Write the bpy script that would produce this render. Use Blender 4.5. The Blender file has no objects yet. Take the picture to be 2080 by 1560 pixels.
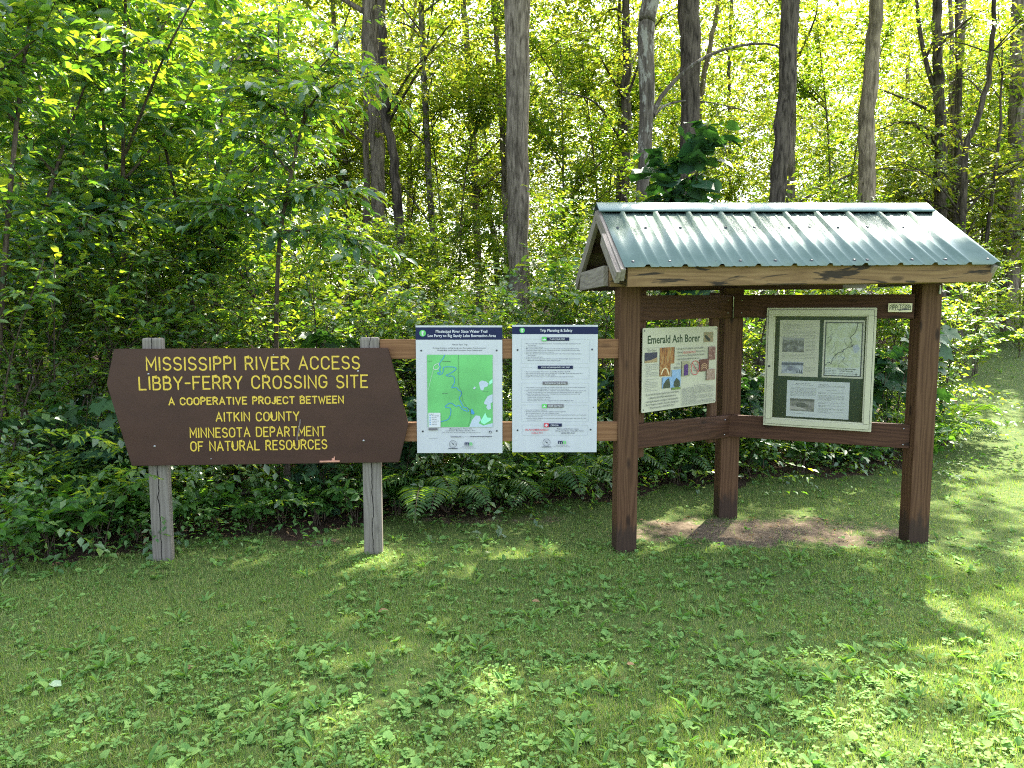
import bpy, bmesh, math, random
import numpy as np
from mathutils import Vector, Matrix
from mathutils.geometry import tessellate_polygon

R = math.radians
rng = np.random.default_rng(7)
random.seed(7)
sc = bpy.context.scene
COL = sc.collection

# ------------------------------------------------------------------ camera
F_PX, CX, CY, PITCH, CAM_H = 1500.0, 1040.0, 780.0, R(5.7), 1.72
cam = bpy.data.cameras.new('camera')
cam.sensor_width = 36.0
cam.lens = F_PX / 2080.0 * 36.0
cam.clip_start, cam.clip_end = 0.05, 2000
cam_o = bpy.data.objects.new('camera', cam)
cam_o.location = (0, 0, CAM_H)
cam_o.rotation_euler = (math.pi / 2 - PITCH, 0, 0)
COL.objects.link(cam_o)
sc.camera = cam_o

# ------------------------------------------------------------------ sky, sun, exposure
SUN_EL, SUN_AZ = R(52), R(30)
w = bpy.data.worlds.new('World')
sc.world = w
w.use_nodes = True
wn = w.node_tree.nodes
sky = wn.new('ShaderNodeTexSky')
sky.sky_type = 'NISHITA'
sky.sun_disc = False
sky.sun_elevation = SUN_EL
sky.sun_rotation = SUN_AZ
sky.air_density = 1.0
sky.dust_density = 2.5
hs = wn.new('ShaderNodeHueSaturation')      # thin bright cloud: a paler sky
hs.inputs['Saturation'].default_value = 0.62
w.node_tree.links.new(sky.outputs[0], hs.inputs['Color'])
w.node_tree.links.new(hs.outputs[0], wn['Background'].inputs[0])
wn['Background'].inputs[1].default_value = 0.15
sl = bpy.data.lights.new('sun', 'SUN')
sl.energy = 5.0
sl.angle = R(0.55)
sl.color = (1.0, 0.93, 0.80)
so = bpy.data.objects.new('sun', sl)
sdir = Vector((math.sin(SUN_AZ) * math.cos(SUN_EL), math.cos(SUN_AZ) * math.cos(SUN_EL), math.sin(SUN_EL)))
so.rotation_euler = sdir.to_track_quat('Z', 'Y').to_euler()
so.location = sdir * 60
COL.objects.link(so)
vs = sc.view_settings
vs.view_transform = 'Standard'
vs.look = 'None'
vs.exposure = 2.6
vs.gamma = 1.0
cy = sc.cycles
cy.max_bounces = 7
cy.diffuse_bounces = 4
cy.glossy_bounces = 3
cy.transmission_bounces = 6
cy.transparent_max_bounces = 6
cy.sample_clamp_indirect = 6
cy.use_denoising = False
cy.filter_width = 1.1
cy.caustics_reflective = False
cy.caustics_refractive = False

# ------------------------------------------------------------------ helpers
_c, _s = math.cos(PITCH), math.sin(PITCH)


def at(px, py, Y):
    """point of the place seen in direction (px, py) of the photograph, Y metres ahead"""
    dx, dy = (px - CX) / F_PX, -(py - CY) / F_PX
    d = (dx, _c + dy * _s, -_s + dy * _c)
    k = Y / d[1]
    return Vector((d[0] * k, Y, CAM_H + d[2] * k))


def on_ground(px, py):
    dx, dy = (px - CX) / F_PX, -(py - CY) / F_PX
    d = (dx, _c + dy * _s, -_s + dy * _c)
    k = -CAM_H / d[2]
    return Vector((d[0] * k, d[1] * k, 0))


def tag(o, label=None, cat=None, group=None, kind=None):
    if label: o['label'] = label
    if cat: o['category'] = cat
    if group: o['group'] = group
    if kind: o['kind'] = kind
    return o


def empty(name, loc=(0, 0, 0), rz=0.0, label=None, cat=None, group=None):
    o = bpy.data.objects.new(name, None)
    o.empty_display_size = 0.2
    o.location = loc
    o.rotation_euler = (0, 0, rz)
    COL.objects.link(o)
    return tag(o, label, cat, group)


def link(name, me, mat=None, parent=None, mw=None):
    if mat is not None and len(me.materials) == 0:
        me.materials.append(mat)
    o = bpy.data.objects.new(name, me)
    COL.objects.link(o)
    if parent is not None: o.parent = parent
    if mw is not None: o.matrix_basis = mw
    return o


def copy_tree(o, parent=None):
    c = o.copy()
    COL.objects.link(c)
    if parent is not None: c.parent = parent
    for ch in list(o.children):
        copy_tree(ch, c)
    return c


def np_mesh(name, V, faces_by_size, smooth=False):
    """V (n,3); faces_by_size list of int arrays (m,k)"""
    me = bpy.data.meshes.new(name)
    V = np.asarray(V, dtype=np.float32)
    me.vertices.add(len(V))
    me.vertices.foreach_set('co', V.ravel())
    fs = [np.asarray(f, dtype=np.int32) for f in faces_by_size if len(f)]
    nl = sum(f.size for f in fs)
    npoly = sum(len(f) for f in fs)
    me.loops.add(nl)
    me.polygons.add(npoly)
    me.loops.foreach_set('vertex_index', np.concatenate([f.ravel() for f in fs]))
    tot = np.concatenate([np.full(len(f), f.shape[1], dtype=np.int32) for f in fs])
    st = np.concatenate([[0], np.cumsum(tot)[:-1]]).astype(np.int32)
    me.polygons.foreach_set('loop_start', st)
    me.polygons.foreach_set('loop_total', tot)
    if smooth:
        me.polygons.foreach_set('use_smooth', np.ones(npoly, dtype=bool))
    me.update(calc_edges=True)
    return me


class Geo:
    """collects vertices, triangles and quads, becomes one mesh"""
    def __init__(self):
        self.V, self.T, self.Q, self.n = [], [], [], 0

    def add(self, V, T=None, Q=None):
        V = np.asarray(V, dtype=np.float64).reshape(-1, 3)
        if T is not None and len(T): self.T.append(np.asarray(T, dtype=np.int64).reshape(-1, 3) + self.n)
        if Q is not None and len(Q): self.Q.append(np.asarray(Q, dtype=np.int64).reshape(-1, 4) + self.n)
        self.V.append(V)
        self.n += len(V)

    def mesh(self, name, smooth=False):
        return np_mesh(name, np.concatenate(self.V),
                       [np.concatenate(self.T) if self.T else [], np.concatenate(self.Q) if self.Q else []], smooth)

    def box(self, c, s, M=None):
        c, h = np.array(c, float), np.array(s, float) / 2
        sg = np.array([[-1, -1, -1], [1, -1, -1], [1, 1, -1], [-1, 1, -1], [-1, -1, 1], [1, -1, 1], [1, 1, 1], [-1, 1, 1]])
        V = c + sg * h
        if M is not None: V = V @ np.array(M.to_3x3()).T + np.array(M.translation)
        self.add(V, Q=[[0, 3, 2, 1], [4, 5, 6, 7], [0, 1, 5, 4], [1, 2, 6, 5], [2, 3, 7, 6], [3, 0, 4, 7]])

    def tube(self, pts, rad, sides=8, cap=True, lump=0.0):
        pts = np.asarray([tuple(p) for p in pts], float)
        n = len(pts)
        rad = np.broadcast_to(np.asarray(rad, float), (n,))
        tang = np.gradient(pts, axis=0)
        tang /= np.linalg.norm(tang, axis=1)[:, None] + 1e-9
        ref = np.array([1.0, 0, 0]) if abs(tang[0][0]) < 0.8 else np.array([0, 1.0, 0])
        a = np.cross(tang, ref); a /= np.linalg.norm(a, axis=1)[:, None] + 1e-9
        b = np.cross(tang, a)
        th = np.arange(sides) * 2 * math.pi / sides
        k = rad[:, None]
        if lump: k = k * (1 + lump * rng.normal(size=(n, sides)))
        V = pts[:, None, :] + (np.cos(th)[None, :, None] * a[:, None, :] + np.sin(th)[None, :, None] * b[:, None, :]) * (k[:, :, None] if lump else k[:, None, :])
        V = V.reshape(-1, 3)
        i = np.arange(n - 1)[:, None] * sides
        j = np.arange(sides)[None, :]
        j2 = (j + 1) % sides
        Q = np.stack([i + j, i + j2, i + sides + j2, i + sides + j], -1).reshape(-1, 4)
        T = []
        if cap:
            V = np.vstack([V, pts[-1]])
            e = (n - 1) * sides
            T = [[e + q, e + (q + 1) % sides, n * sides] for q in range(sides)]
        self.add(V, T, Q)


def resample(pts, n):
    """smooth curve (Catmull-Rom) through the given points"""
    P = np.asarray([tuple(p) for p in pts], float)
    if len(P) == 2:
        t = np.linspace(0, 1, n)[:, None]
        return P[0] * (1 - t) + P[1] * t
    P = np.vstack([2 * P[0] - P[1], P, 2 * P[-1] - P[-2]])
    m = len(P) - 3
    out = []
    for t in np.linspace(0, m - 1e-6, n):
        i = int(t); f = t - i
        p0, p1, p2, p3 = P[i:i + 4]
        out.append(0.5 * (2 * p1 + (p2 - p0) * f + (2 * p0 - 5 * p1 + 4 * p2 - p3) * f * f + (3 * p1 - p0 - 3 * p2 + p3) * f ** 3))
    return np.array(out)


# ------------------------------------------------------------------ materials
def new_mat(name):
    m = bpy.data.materials.new(name)
    m.use_nodes = True
    nt = m.node_tree
    return m, nt, nt.nodes['Principled BSDF'], nt.nodes['Material Output']


def ramp(nt, cols, fac, interp='LINEAR'):
    r = nt.nodes.new('ShaderNodeValToRGB')
    r.color_ramp.interpolation = interp
    el = r.color_ramp.elements
    while len(el) < len(cols): el.new(0.5)
    for e, (p, c) in zip(el, cols):
        e.position = p
        e.color = (*c, 1)
    nt.links.new(fac, r.inputs[0])
    return r.outputs[0]


def noise(nt, vec, scale, detail=4, rough=0.55, dist=0.0):
    n = nt.nodes.new('ShaderNodeTexNoise')
    n.inputs['Scale'].default_value = scale
    n.inputs['Detail'].default_value = detail
    n.inputs['Roughness'].default_value = rough
    n.inputs['Distortion'].default_value = dist
    if vec is not None: nt.links.new(vec, n.inputs['Vector'])
    return n.outputs['Fac']


def mapping(nt, vec, scale=(1, 1, 1), loc=None):
    m = nt.nodes.new('ShaderNodeMapping')
    m.inputs['Scale'].default_value = scale
    if vec is not None: nt.links.new(vec, m.inputs['Vector'])
    if loc is not None: nt.links.new(loc, m.inputs['Location'])
    return m.outputs[0]


def bump(nt, h, strength, dist, bsdf):
    b = nt.nodes.new('ShaderNodeBump')
    b.inputs['Strength'].default_value = strength
    b.inputs['Distance'].default_value = dist
    nt.links.new(h, b.inputs['Height'])
    nt.links.new(b.outputs[0], bsdf.inputs['Normal'])


def mixc(nt, fac, a, b, mode='MIX'):
    m = nt.nodes.new('ShaderNodeMix')
    m.data_type = 'RGBA'
    m.blend_type = mode
    for s, v in ((m.inputs[0], fac), (m.inputs[6], a), (m.inputs[7], b)):
        if hasattr(v, 'is_linked'): nt.links.new(v, s)
        elif isinstance(v, (int, float)): s.default_value = v
        else: s.default_value = (*v, 1)
    return m.outputs[2]


def math_node(nt, op, a, b=None, clamp=False):
    m = nt.nodes.new('ShaderNodeMath')
    m.operation = op
    m.use_clamp = clamp
    for s, v in zip(m.inputs, (a, b)):
        if v is None: continue
        if hasattr(v, 'is_linked'): nt.links.new(v, s)
        else: s.default_value = v
    return m.outputs[0]


def mat_plain(name, col, rough=0.5, metal=0.0, spec=0.5, var=0.0, scale=8):
    m, nt, b, o = new_mat(name)
    b.inputs['Roughness'].default_value = rough
    b.inputs['Metallic'].default_value = metal
    b.inputs['Specular IOR Level'].default_value = spec
    tc = nt.nodes.new('ShaderNodeTexCoord')
    f = noise(nt, tc.outputs['Object'], scale, 5)
    lo = tuple(c * (1 - var) for c in col)
    hi = tuple(min(1, c * (1 + var)) for c in col)
    nt.links.new(ramp(nt, [(0.3, lo), (0.7, hi)], f), b.inputs['Base Color'])
    return m


def mat_leaf(name, cols, trans, rough=0.45, tfac=0.5, spec=0.4, patch=0.0):
    """leaf: own colour varies from leaf to leaf, the sun shines through it"""
    m, nt, b, o = new_mat(name)
    g = nt.nodes.new('ShaderNodeNewGeometry')
    rnd = g.outputs['Random Per Island']
    n = len(cols)
    c = ramp(nt, [(i / (n - 1), cols[i]) for i in range(n)], rnd)
    t = ramp(nt, [(i / (len(trans) - 1), trans[i]) for i in range(len(trans))], rnd)
    nt.links.new(c, b.inputs['Base Color'])
    b.inputs['Roughness'].default_value = rough
    b.inputs['Specular IOR Level'].default_value = spec
    tr = nt.nodes.new('ShaderNodeBsdfTranslucent')
    nt.links.new(t, tr.inputs['Color'])
    mx = nt.nodes.new('ShaderNodeMixShader')
    mx.inputs[0].default_value = tfac
    nt.links.new(b.outputs[0], mx.inputs[1])
    nt.links.new(tr.outputs[0], mx.inputs[2])
    nt.links.new(mx.outputs[0], o.inputs['Surface'])
    return m


def mat_wood(name, dark, mid, light, knots=0.6, grain=1.0, rough=0.75, stain=None, crack=False, foot=False):
    """sawn board, grain along local X"""
    m, nt, b, o = new_mat(name)
    tc = nt.nodes.new('ShaderNodeTexCoord')
    oi = nt.nodes.new('ShaderNodeObjectInfo')
    off = nt.nodes.new('ShaderNodeCombineXYZ')
    sx = math_node(nt, 'MULTIPLY', oi.outputs['Random'], 37.0)
    nt.links.new(sx, off.inputs[0]); nt.links.new(sx, off.inputs[1])
    v = mapping(nt, tc.outputs['Object'], (1.0, 1.0, 1.0), off.outputs[0])
    # growth rings cut lengthwise: bands across the board bent by stretched noise
    vs_ = mapping(nt, v, (0.9, 7.0, 7.0))
    warp = noise(nt, vs_, 1.6, 2, 0.5)
    sep = nt.nodes.new('ShaderNodeSeparateXYZ'); nt.links.new(v, sep.inputs[0])
    yz = math_node(nt, 'ADD', sep.outputs[1], math_node(nt, 'MULTIPLY', sep.outputs[2], 0.8))
    ph = math_node(nt, 'ADD', math_node(nt, 'MULTIPLY', yz, 230.0 * grain), math_node(nt, 'MULTIPLY', warp, 26.0))
    rings = math_node(nt, 'ADD', math_node(nt, 'MULTIPLY', math_node(nt, 'SINE', ph), 0.5), 0.5)
    fine = noise(nt, mapping(nt, v, (3.0, 90.0, 90.0)), 1.5, 5, 0.65)
    big = noise(nt, mapping(nt, v, (1.5, 5.0, 5.0)), 1.2, 3, 0.5)
    f = math_node(nt, 'ADD', math_node(nt, 'MULTIPLY', rings, 0.24), math_node(nt, 'ADD', math_node(nt, 'MULTIPLY', fine, 0.60), math_node(nt, 'MULTIPLY', big, 0.35)))
    c = ramp(nt, [(0.25, dark), (0.55, mid), (0.85, light)], f)
    if knots:
        vo = nt.nodes.new('ShaderNodeTexVoronoi')
        vo.inputs['Scale'].default_value = 1.0
        nt.links.new(mapping(nt, v, (3.2, 9.0, 9.0)), vo.inputs['Vector'])
        k = ramp(nt, [(0.10, (1, 1, 1)), (0.2, (0, 0, 0))], vo.outputs['Distance'])
        c = mixc(nt, math_node(nt, 'MULTIPLY', k, knots), c, tuple(x * 0.35 for x in dark))
    if stain:
        s = noise(nt, mapping(nt, v, (1.6, 11.0, 11.0)), 1.3, 4, 0.6, 1.0)
        c = mixc(nt, math_node(nt, 'MULTIPLY', ramp(nt, [(0.54, (0, 0, 0)), (0.60, (1, 1, 1))], s), stain[1]), c, stain[0])
    if foot:  # damp, dirty foot of a post with a ragged upper edge
        s3 = nt.nodes.new('ShaderNodeSeparateXYZ'); nt.links.new(tc.outputs['Object'], s3.inputs[0])
        e = math_node(nt, 'ADD', s3.outputs[0], math_node(nt, 'MULTIPLY', noise(nt, mapping(nt, v, (4, 14, 14)), 1.0, 4, 0.7), 0.5))
        c = mixc(nt, ramp(nt, [(0.0, (0.75,) * 3), (0.10, (0, 0, 0))], math_node(nt, 'ADD', e, 0.50)), c, (0.022, 0.015, 0.011))
    if crack:
        s2 = nt.nodes.new('ShaderNodeSeparateXYZ'); nt.links.new(tc.outputs['Object'], s2.inputs[0])
        wv = noise(nt, mapping(nt, v, (3.0, 0, 0)), 2.0, 3, 0.6)
        d = math_node(nt, 'ABSOLUTE', math_node(nt, 'ADD', s2.outputs[1], math_node(nt, 'MULTIPLY', math_node(nt, 'SUBTRACT', wv, 0.5), 0.05)))
        wdt = math_node(nt, 'MULTIPLY', noise(nt, mapping(nt, v, (2.0, 0, 0)), 1.0, 2), 0.0065)
        c = mixc(nt, math_node(nt, 'LESS_THAN', d, wdt), c, (0.012, 0.010, 0.008))
    nt.links.new(c, b.inputs['Base Color'])
    b.inputs['Roughness'].default_value = rough
    b.inputs['Specular IOR Level'].default_value = 0.25
    bump(nt, f, 0.35, 0.003, b)
    return m


def mat_bark(name, dark, light, lichen=None, scale=1.0):
    m, nt, b, o = new_mat(name)
    tc = nt.nodes.new('ShaderNodeTexCoord')
    oi = nt.nodes.new('ShaderNodeObjectInfo')
    v = mapping(nt, tc.outputs['Object'], (1, 1, 1))
    rid = noise(nt, mapping(nt, v, (22 * scale, 22 * scale, 3.2 * scale)), 1.0, 5, 0.65, 0.6)
    pat = noise(nt, mapping(nt, v, (1.0, 1.0, 0.6)), 2.2, 5, 0.6)
    c = ramp(nt, [(0.36, dark), (0.62, light)], rid)
    c = mixc(nt, ramp(nt, [(0.5, (0, 0, 0)), (0.68, (0.75, 0.75, 0.75))], pat), c, tuple(x * 0.45 for x in dark))
    if lichen:
        p2 = noise(nt, mapping(nt, v, (4, 4, 1.6)), 2.0, 6, 0.7)
        c = mixc(nt, ramp(nt, [(0.52, (0, 0, 0)), (0.58, (0.8, 0.8, 0.8))], p2), c, lichen)
    nt.links.new(c, b.inputs['Base Color'])
    b.inputs['Roughness'].default_value = 0.95
    b.inputs['Specular IOR Level'].default_value = 0.1
    bump(nt, rid, 0.9, 0.03, b)
    return m


LEAF_FAR = mat_leaf('far_leaf', [(0.05, 0.10, 0.012), (0.085, 0.13, 0.015), (0.12, 0.15, 0.02)],
                    [(0.13, 0.24, 0.012), (0.24, 0.31, 0.018), (0.36, 0.36, 0.025)], 0.5, 0.55)
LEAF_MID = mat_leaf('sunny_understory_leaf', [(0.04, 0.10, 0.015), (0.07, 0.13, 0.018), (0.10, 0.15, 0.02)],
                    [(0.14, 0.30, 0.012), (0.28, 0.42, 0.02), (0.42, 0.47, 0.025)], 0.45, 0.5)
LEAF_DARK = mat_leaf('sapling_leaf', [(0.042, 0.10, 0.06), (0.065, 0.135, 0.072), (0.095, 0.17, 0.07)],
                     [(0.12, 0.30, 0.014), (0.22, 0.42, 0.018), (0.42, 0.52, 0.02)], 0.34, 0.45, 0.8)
LEAF_SHRUB = mat_leaf('shrub_leaf', [(0.045, 0.11, 0.038), (0.08, 0.16, 0.05), (0.13, 0.21, 0.06)],
                      [(0.14, 0.34, 0.014), (0.3, 0.47, 0.018), (0.5, 0.56, 0.025)], 0.33, 0.45, 0.9)
LEAF_VINE = mat_leaf('vine_leaf', [(0.02, 0.062, 0.03), (0.03, 0.08, 0.035), (0.045, 0.1, 0.035)],
                     [(0.03, 0.11, 0.012), (0.06, 0.16, 0.015)], 0.5, 0.3, 0.35)
LEAF_HERB = mat_leaf('herb_leaf', [(0.035, 0.11, 0.025), (0.06, 0.15, 0.03), (0.08, 0.17, 0.035)],
                     [(0.1, 0.28, 0.015), (0.2, 0.38, 0.02)], 0.45, 0.4, 0.45)
LEAF_FERN = mat_leaf('fern_leaf', [(0.025, 0.08, 0.022), (0.05, 0.12, 0.03), (0.08, 0.15, 0.035)],
                     [(0.1, 0.25, 0.012), (0.25, 0.38, 0.02)], 0.5, 0.4, 0.4)
GRASS = mat_leaf('grass_blade', [(0.11, 0.20, 0.04), (0.155, 0.27, 0.055), (0.20, 0.30, 0.066), (0.25, 0.325, 0.08), (0.38, 0.33, 0.15)],
                 [(0.12, 0.28, 0.02), (0.26, 0.40, 0.03), (0.36, 0.36, 0.06)], 0.5, 0.4, 0.4)
WEED = mat_leaf('weed_leaf', [(0.095, 0.20, 0.05), (0.14, 0.265, 0.068), (0.19, 0.31, 0.082)],
                [(0.1, 0.26, 0.02), (0.22, 0.38, 0.03)], 0.65, 0.35, 0.12)
DRY = mat_leaf('dry_leaf', [(0.16, 0.09, 0.04), (0.28, 0.18, 0.09), (0.2, 0.1, 0.06)], [(0.2, 0.1, 0.03), (0.3, 0.2, 0.06)], 0.7, 0.25, 0.2)
TWIG = mat_bark('twig_bark', (0.05, 0.038, 0.028), (0.12, 0.095, 0.07), None, 2.0)
BARK_GREY = mat_bark('grey_bark', (0.055, 0.044, 0.032), (0.22, 0.182, 0.14))
BARK_DARK = mat_bark('dark_bark', (0.022, 0.018, 0.014), (0.105, 0.086, 0.068))
BARK_LICHEN = mat_bark('lichen_bark', (0.05, 0.042, 0.034), (0.13, 0.11, 0.09), (0.27, 0.26, 0.22))
BARK_PALE = mat_bark('pale_split_bark', (0.09, 0.07, 0.048), (0.27, 0.215, 0.155))
WOOD_BROWN = mat_wood('brown_stained_wood', (0.030, 0.0125, 0.005), (0.072, 0.034, 0.0145), (0.108, 0.057, 0.028), 0.8, foot=True)
WOOD_RAIL = mat_wood('red_brown_stained_wood', (0.024, 0.0095, 0.0045), (0.055, 0.0235, 0.012), (0.085, 0.039, 0.020), 0.8)
WOOD_FENCE = mat_wood('tan_brown_wood', (0.100, 0.045, 0.018), (0.164, 0.080, 0.034), (0.216, 0.114, 0.053), 0.5)
WOOD_TAN = mat_wood('raw_tan_wood', (0.088, 0.048, 0.018), (0.160, 0.096, 0.039), (0.215, 0.138, 0.060), 0.7, 0.6, 0.7, ((0.012, 0.009, 0.006), 0.92))
WOOD_GREY = mat_wood('weathered_grey_wood', (0.090, 0.078, 0.064), (0.150, 0.133, 0.110), (0.198, 0.179, 0.150), 0.55, crack=True)
WOOD_GREY2 = mat_wood('weathered_rake_wood', (0.105, 0.087, 0.070), (0.195, 0.167, 0.136), (0.265, 0.234, 0.195), 0.5, 0.8)

# ------------------------------------------------------------------ boards and flat artwork
def board(name, a, b, h, t, mat, parent, up=(0, 0, 1), bev=0.004, skew=None, twist=0.0):
    """a sawn board from a to b (centre line), height h along up, thickness t; grain along local X"""
    a, b = Vector(a), Vector(b)
    X = (b - a).normalized()
    Z = Vector(up); Z = (Z - X * Z.dot(X)).normalized()
    Y = Z.cross(X)
    L = (b - a).length
    bm = bmesh.new()
    bmesh.ops.create_cube(bm, size=1.0)
    for v in bm.verts:
        v.co = Vector((v.co.x * L, v.co.y * t, v.co.z * h))
        if skew:  # plumb or mitred ends: shift the top corners along the board
            s = skew[0] if v.co.x < 0 else skew[1]
            if v.co.z > 0: v.co.x += s
    if bev:
        bmesh.ops.bevel(bm, geom=bm.edges[:], offset=bev, segments=2, affect='EDGES', profile=0.6)
    me = bpy.data.meshes.new(name)
    bm.to_mesh(me); bm.free()
    M = Matrix((( X.x, Y.x, Z.x), (X.y, Y.y, Z.y), (X.z, Y.z, Z.z))).to_4x4()
    M.translation = (a + b) / 2
    return link(name, me, mat, parent, M)


_fc = bpy.data.curves.new('lettering', 'FONT')
_fc.resolution_u = 2
_fo = bpy.data.objects.new('lettering', _fc)
COL.objects.link(_fo)
_txt = {}


def text_geo(s, bold=0.0):
    k = (s, bold)
    if k not in _txt:
        _fc.body = s
        _fc.offset = bold
        bpy.context.view_layer.update()
        e = _fo.evaluated_get(bpy.context.evaluated_depsgraph_get())
        me = e.to_mesh()
        V = np.empty(len(me.vertices) * 3); me.vertices.foreach_get('co', V)
        V = V.reshape(-1, 3)[:, :2].copy()
        me.calc_loop_triangles()
        T = np.empty(len(me.loop_triangles) * 3, dtype=np.int32); me.loop_triangles.foreach_get('vertices', T)
        e.to_mesh_clear()
        _txt[k] = (V, T.reshape(-1, 3))
    return _txt[k]


class Art:
    """flat print on a sheet: coordinates (x right, y down) in any unit, mapped to metres on the sheet; the sheet faces local -Y"""
    def __init__(self, parent, ox, oy, sx, sy, y0=0.0):
        self.p, self.ox, self.oy, self.sx, self.sy, self.y0 = parent, ox, oy, sx, sy, y0
        self.layers = {}
        self.k = 0

    def geo(self, name, mat, parent=None):
        if name not in self.layers:
            self.k += 1
            self.layers[name] = (Geo(), mat, self.y0 - 0.0006 * self.k, parent)
        g = self.layers[name]
        return g[0], g[2]

    def m(self, P, d):
        P = np.asarray(P, float).reshape(-1, 2)
        return np.stack([self.ox + P[:, 0] * self.sx, np.full(len(P), d), self.oy - P[:, 1] * self.sy], -1)

    def rect(self, name, mat, x0, y0, x1, y1):
        g, d = self.geo(name, mat)
        g.add(self.m([(x0, y1), (x1, y1), (x1, y0), (x0, y0)], d), Q=[[0, 1, 2, 3]])

    def poly(self, name, mat, pts):
        g, d = self.geo(name, mat)
        a = 0.5 * sum(pts[i][0] * pts[(i + 1) % len(pts)][1] - pts[(i + 1) % len(pts)][0] * pts[i][1] for i in range(len(pts)))
        T = tessellate_polygon([[Vector((x, y, 0)) for x, y in pts]])
        P = self.m(pts, d)
        out = []
        for t in T:
            n = np.cross(P[t[1]] - P[t[0]], P[t[2]] - P[t[0]])
            out.append(t if n[1] < 0 else t[::-1])
        g.add(P, T=out)

    def disc(self, name, mat, x, y, r, n=20, ry=None):
        ry = ry or r
        self.poly(name, mat, [(x + r * math.cos(i * 2 * math.pi / n), y + ry * math.sin(i * 2 * math.pi / n)) for i in range(n)])

    def line(self, name, mat, pts, wd, closed=False):
        g, d = self.geo(name, mat)
        P = np.asarray(pts, float)
        if closed: P = np.vstack([P, P[:1]])
        V, Tn = ribbon(P, wd)
        g.add(self.m(V, d - 0.00002 * len(g.V)), Q=Tn)

    def text(self, name, mat, s, x, y, size, width=None, align='l', bold=0.0):
        """baseline at y; size = font size in sheet units"""
        g, d = self.geo(name, mat)
        V, T = text_geo(s, bold)
        if not len(V): return
        V = V * size
        x0, x1 = V[:, 0].min(), V[:, 0].max()
        k = width / (x1 - x0) if width else 1.0
        u = (V[:, 0] - x0) * k
        tw = (x1 - x0) * k
        u = u + {'l': x, 'c': x - tw / 2, 'r': x - tw}[align]
        g.add(self.m(np.stack([u, y - V[:, 1]], -1), d), T=T)

    def done(self, parents=None):
        out = {}
        for name, (g, mat, d, par) in self.layers.items():
            base = name.split('#')[0]
            out[name] = link(base, g.mesh(base), mat, (parents or {}).get(name, self.p))
        return out


def ribbon(P, wd):
    P = np.asarray(P, float)
    n = len(P)
    t = np.gradient(P, axis=0) if n > 2 else np.repeat((P[1] - P[0])[None], 2, 0)
    seg = np.diff(P, axis=0)
    seg /= np.linalg.norm(seg, axis=1)[:, None] + 1e-9
    nr = np.stack([-seg[:, 1], seg[:, 0]], -1)
    N = np.zeros_like(P)
    N[0], N[-1] = nr[0], nr[-1]
    for i in range(1, n - 1):
        b = nr[i - 1] + nr[i]
        b /= np.linalg.norm(b) + 1e-9
        N[i] = b / max(0.45, b @ nr[i])
    h = wd / 2
    A = P + N * h
    B = P - N * h
    # short rounded ends
    V = np.vstack([A, B])
    Q = [[i, n + i, n + i + 1, i + 1] for i in range(n - 1)]
    k = len(V)
    e0, e1 = P[0] - seg[0] * h * 0.8, P[-1] + seg[-1] * h * 0.8
    c = np.array([e0 + nr[0] * h * 0.55, e0 - nr[0] * h * 0.55, e1 + nr[-1] * h * 0.55, e1 - nr[-1] * h * 0.55])
    V = np.vstack([V, c])
    Q.append([k, k + 1, n, 0])
    Q.append([n - 1, 2 * n - 1, k + 3, k + 2])
    return V, Q


# single-stroke capitals as cut by a router; height 1
def _arc(cx, cy, rx, ry, a0, a1, n=9):
    return [(cx + rx * math.cos(R(a0 + (a1 - a0) * i / n)), cy + ry * math.sin(R(a0 + (a1 - a0) * i / n))) for i in range(n + 1)]


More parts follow.
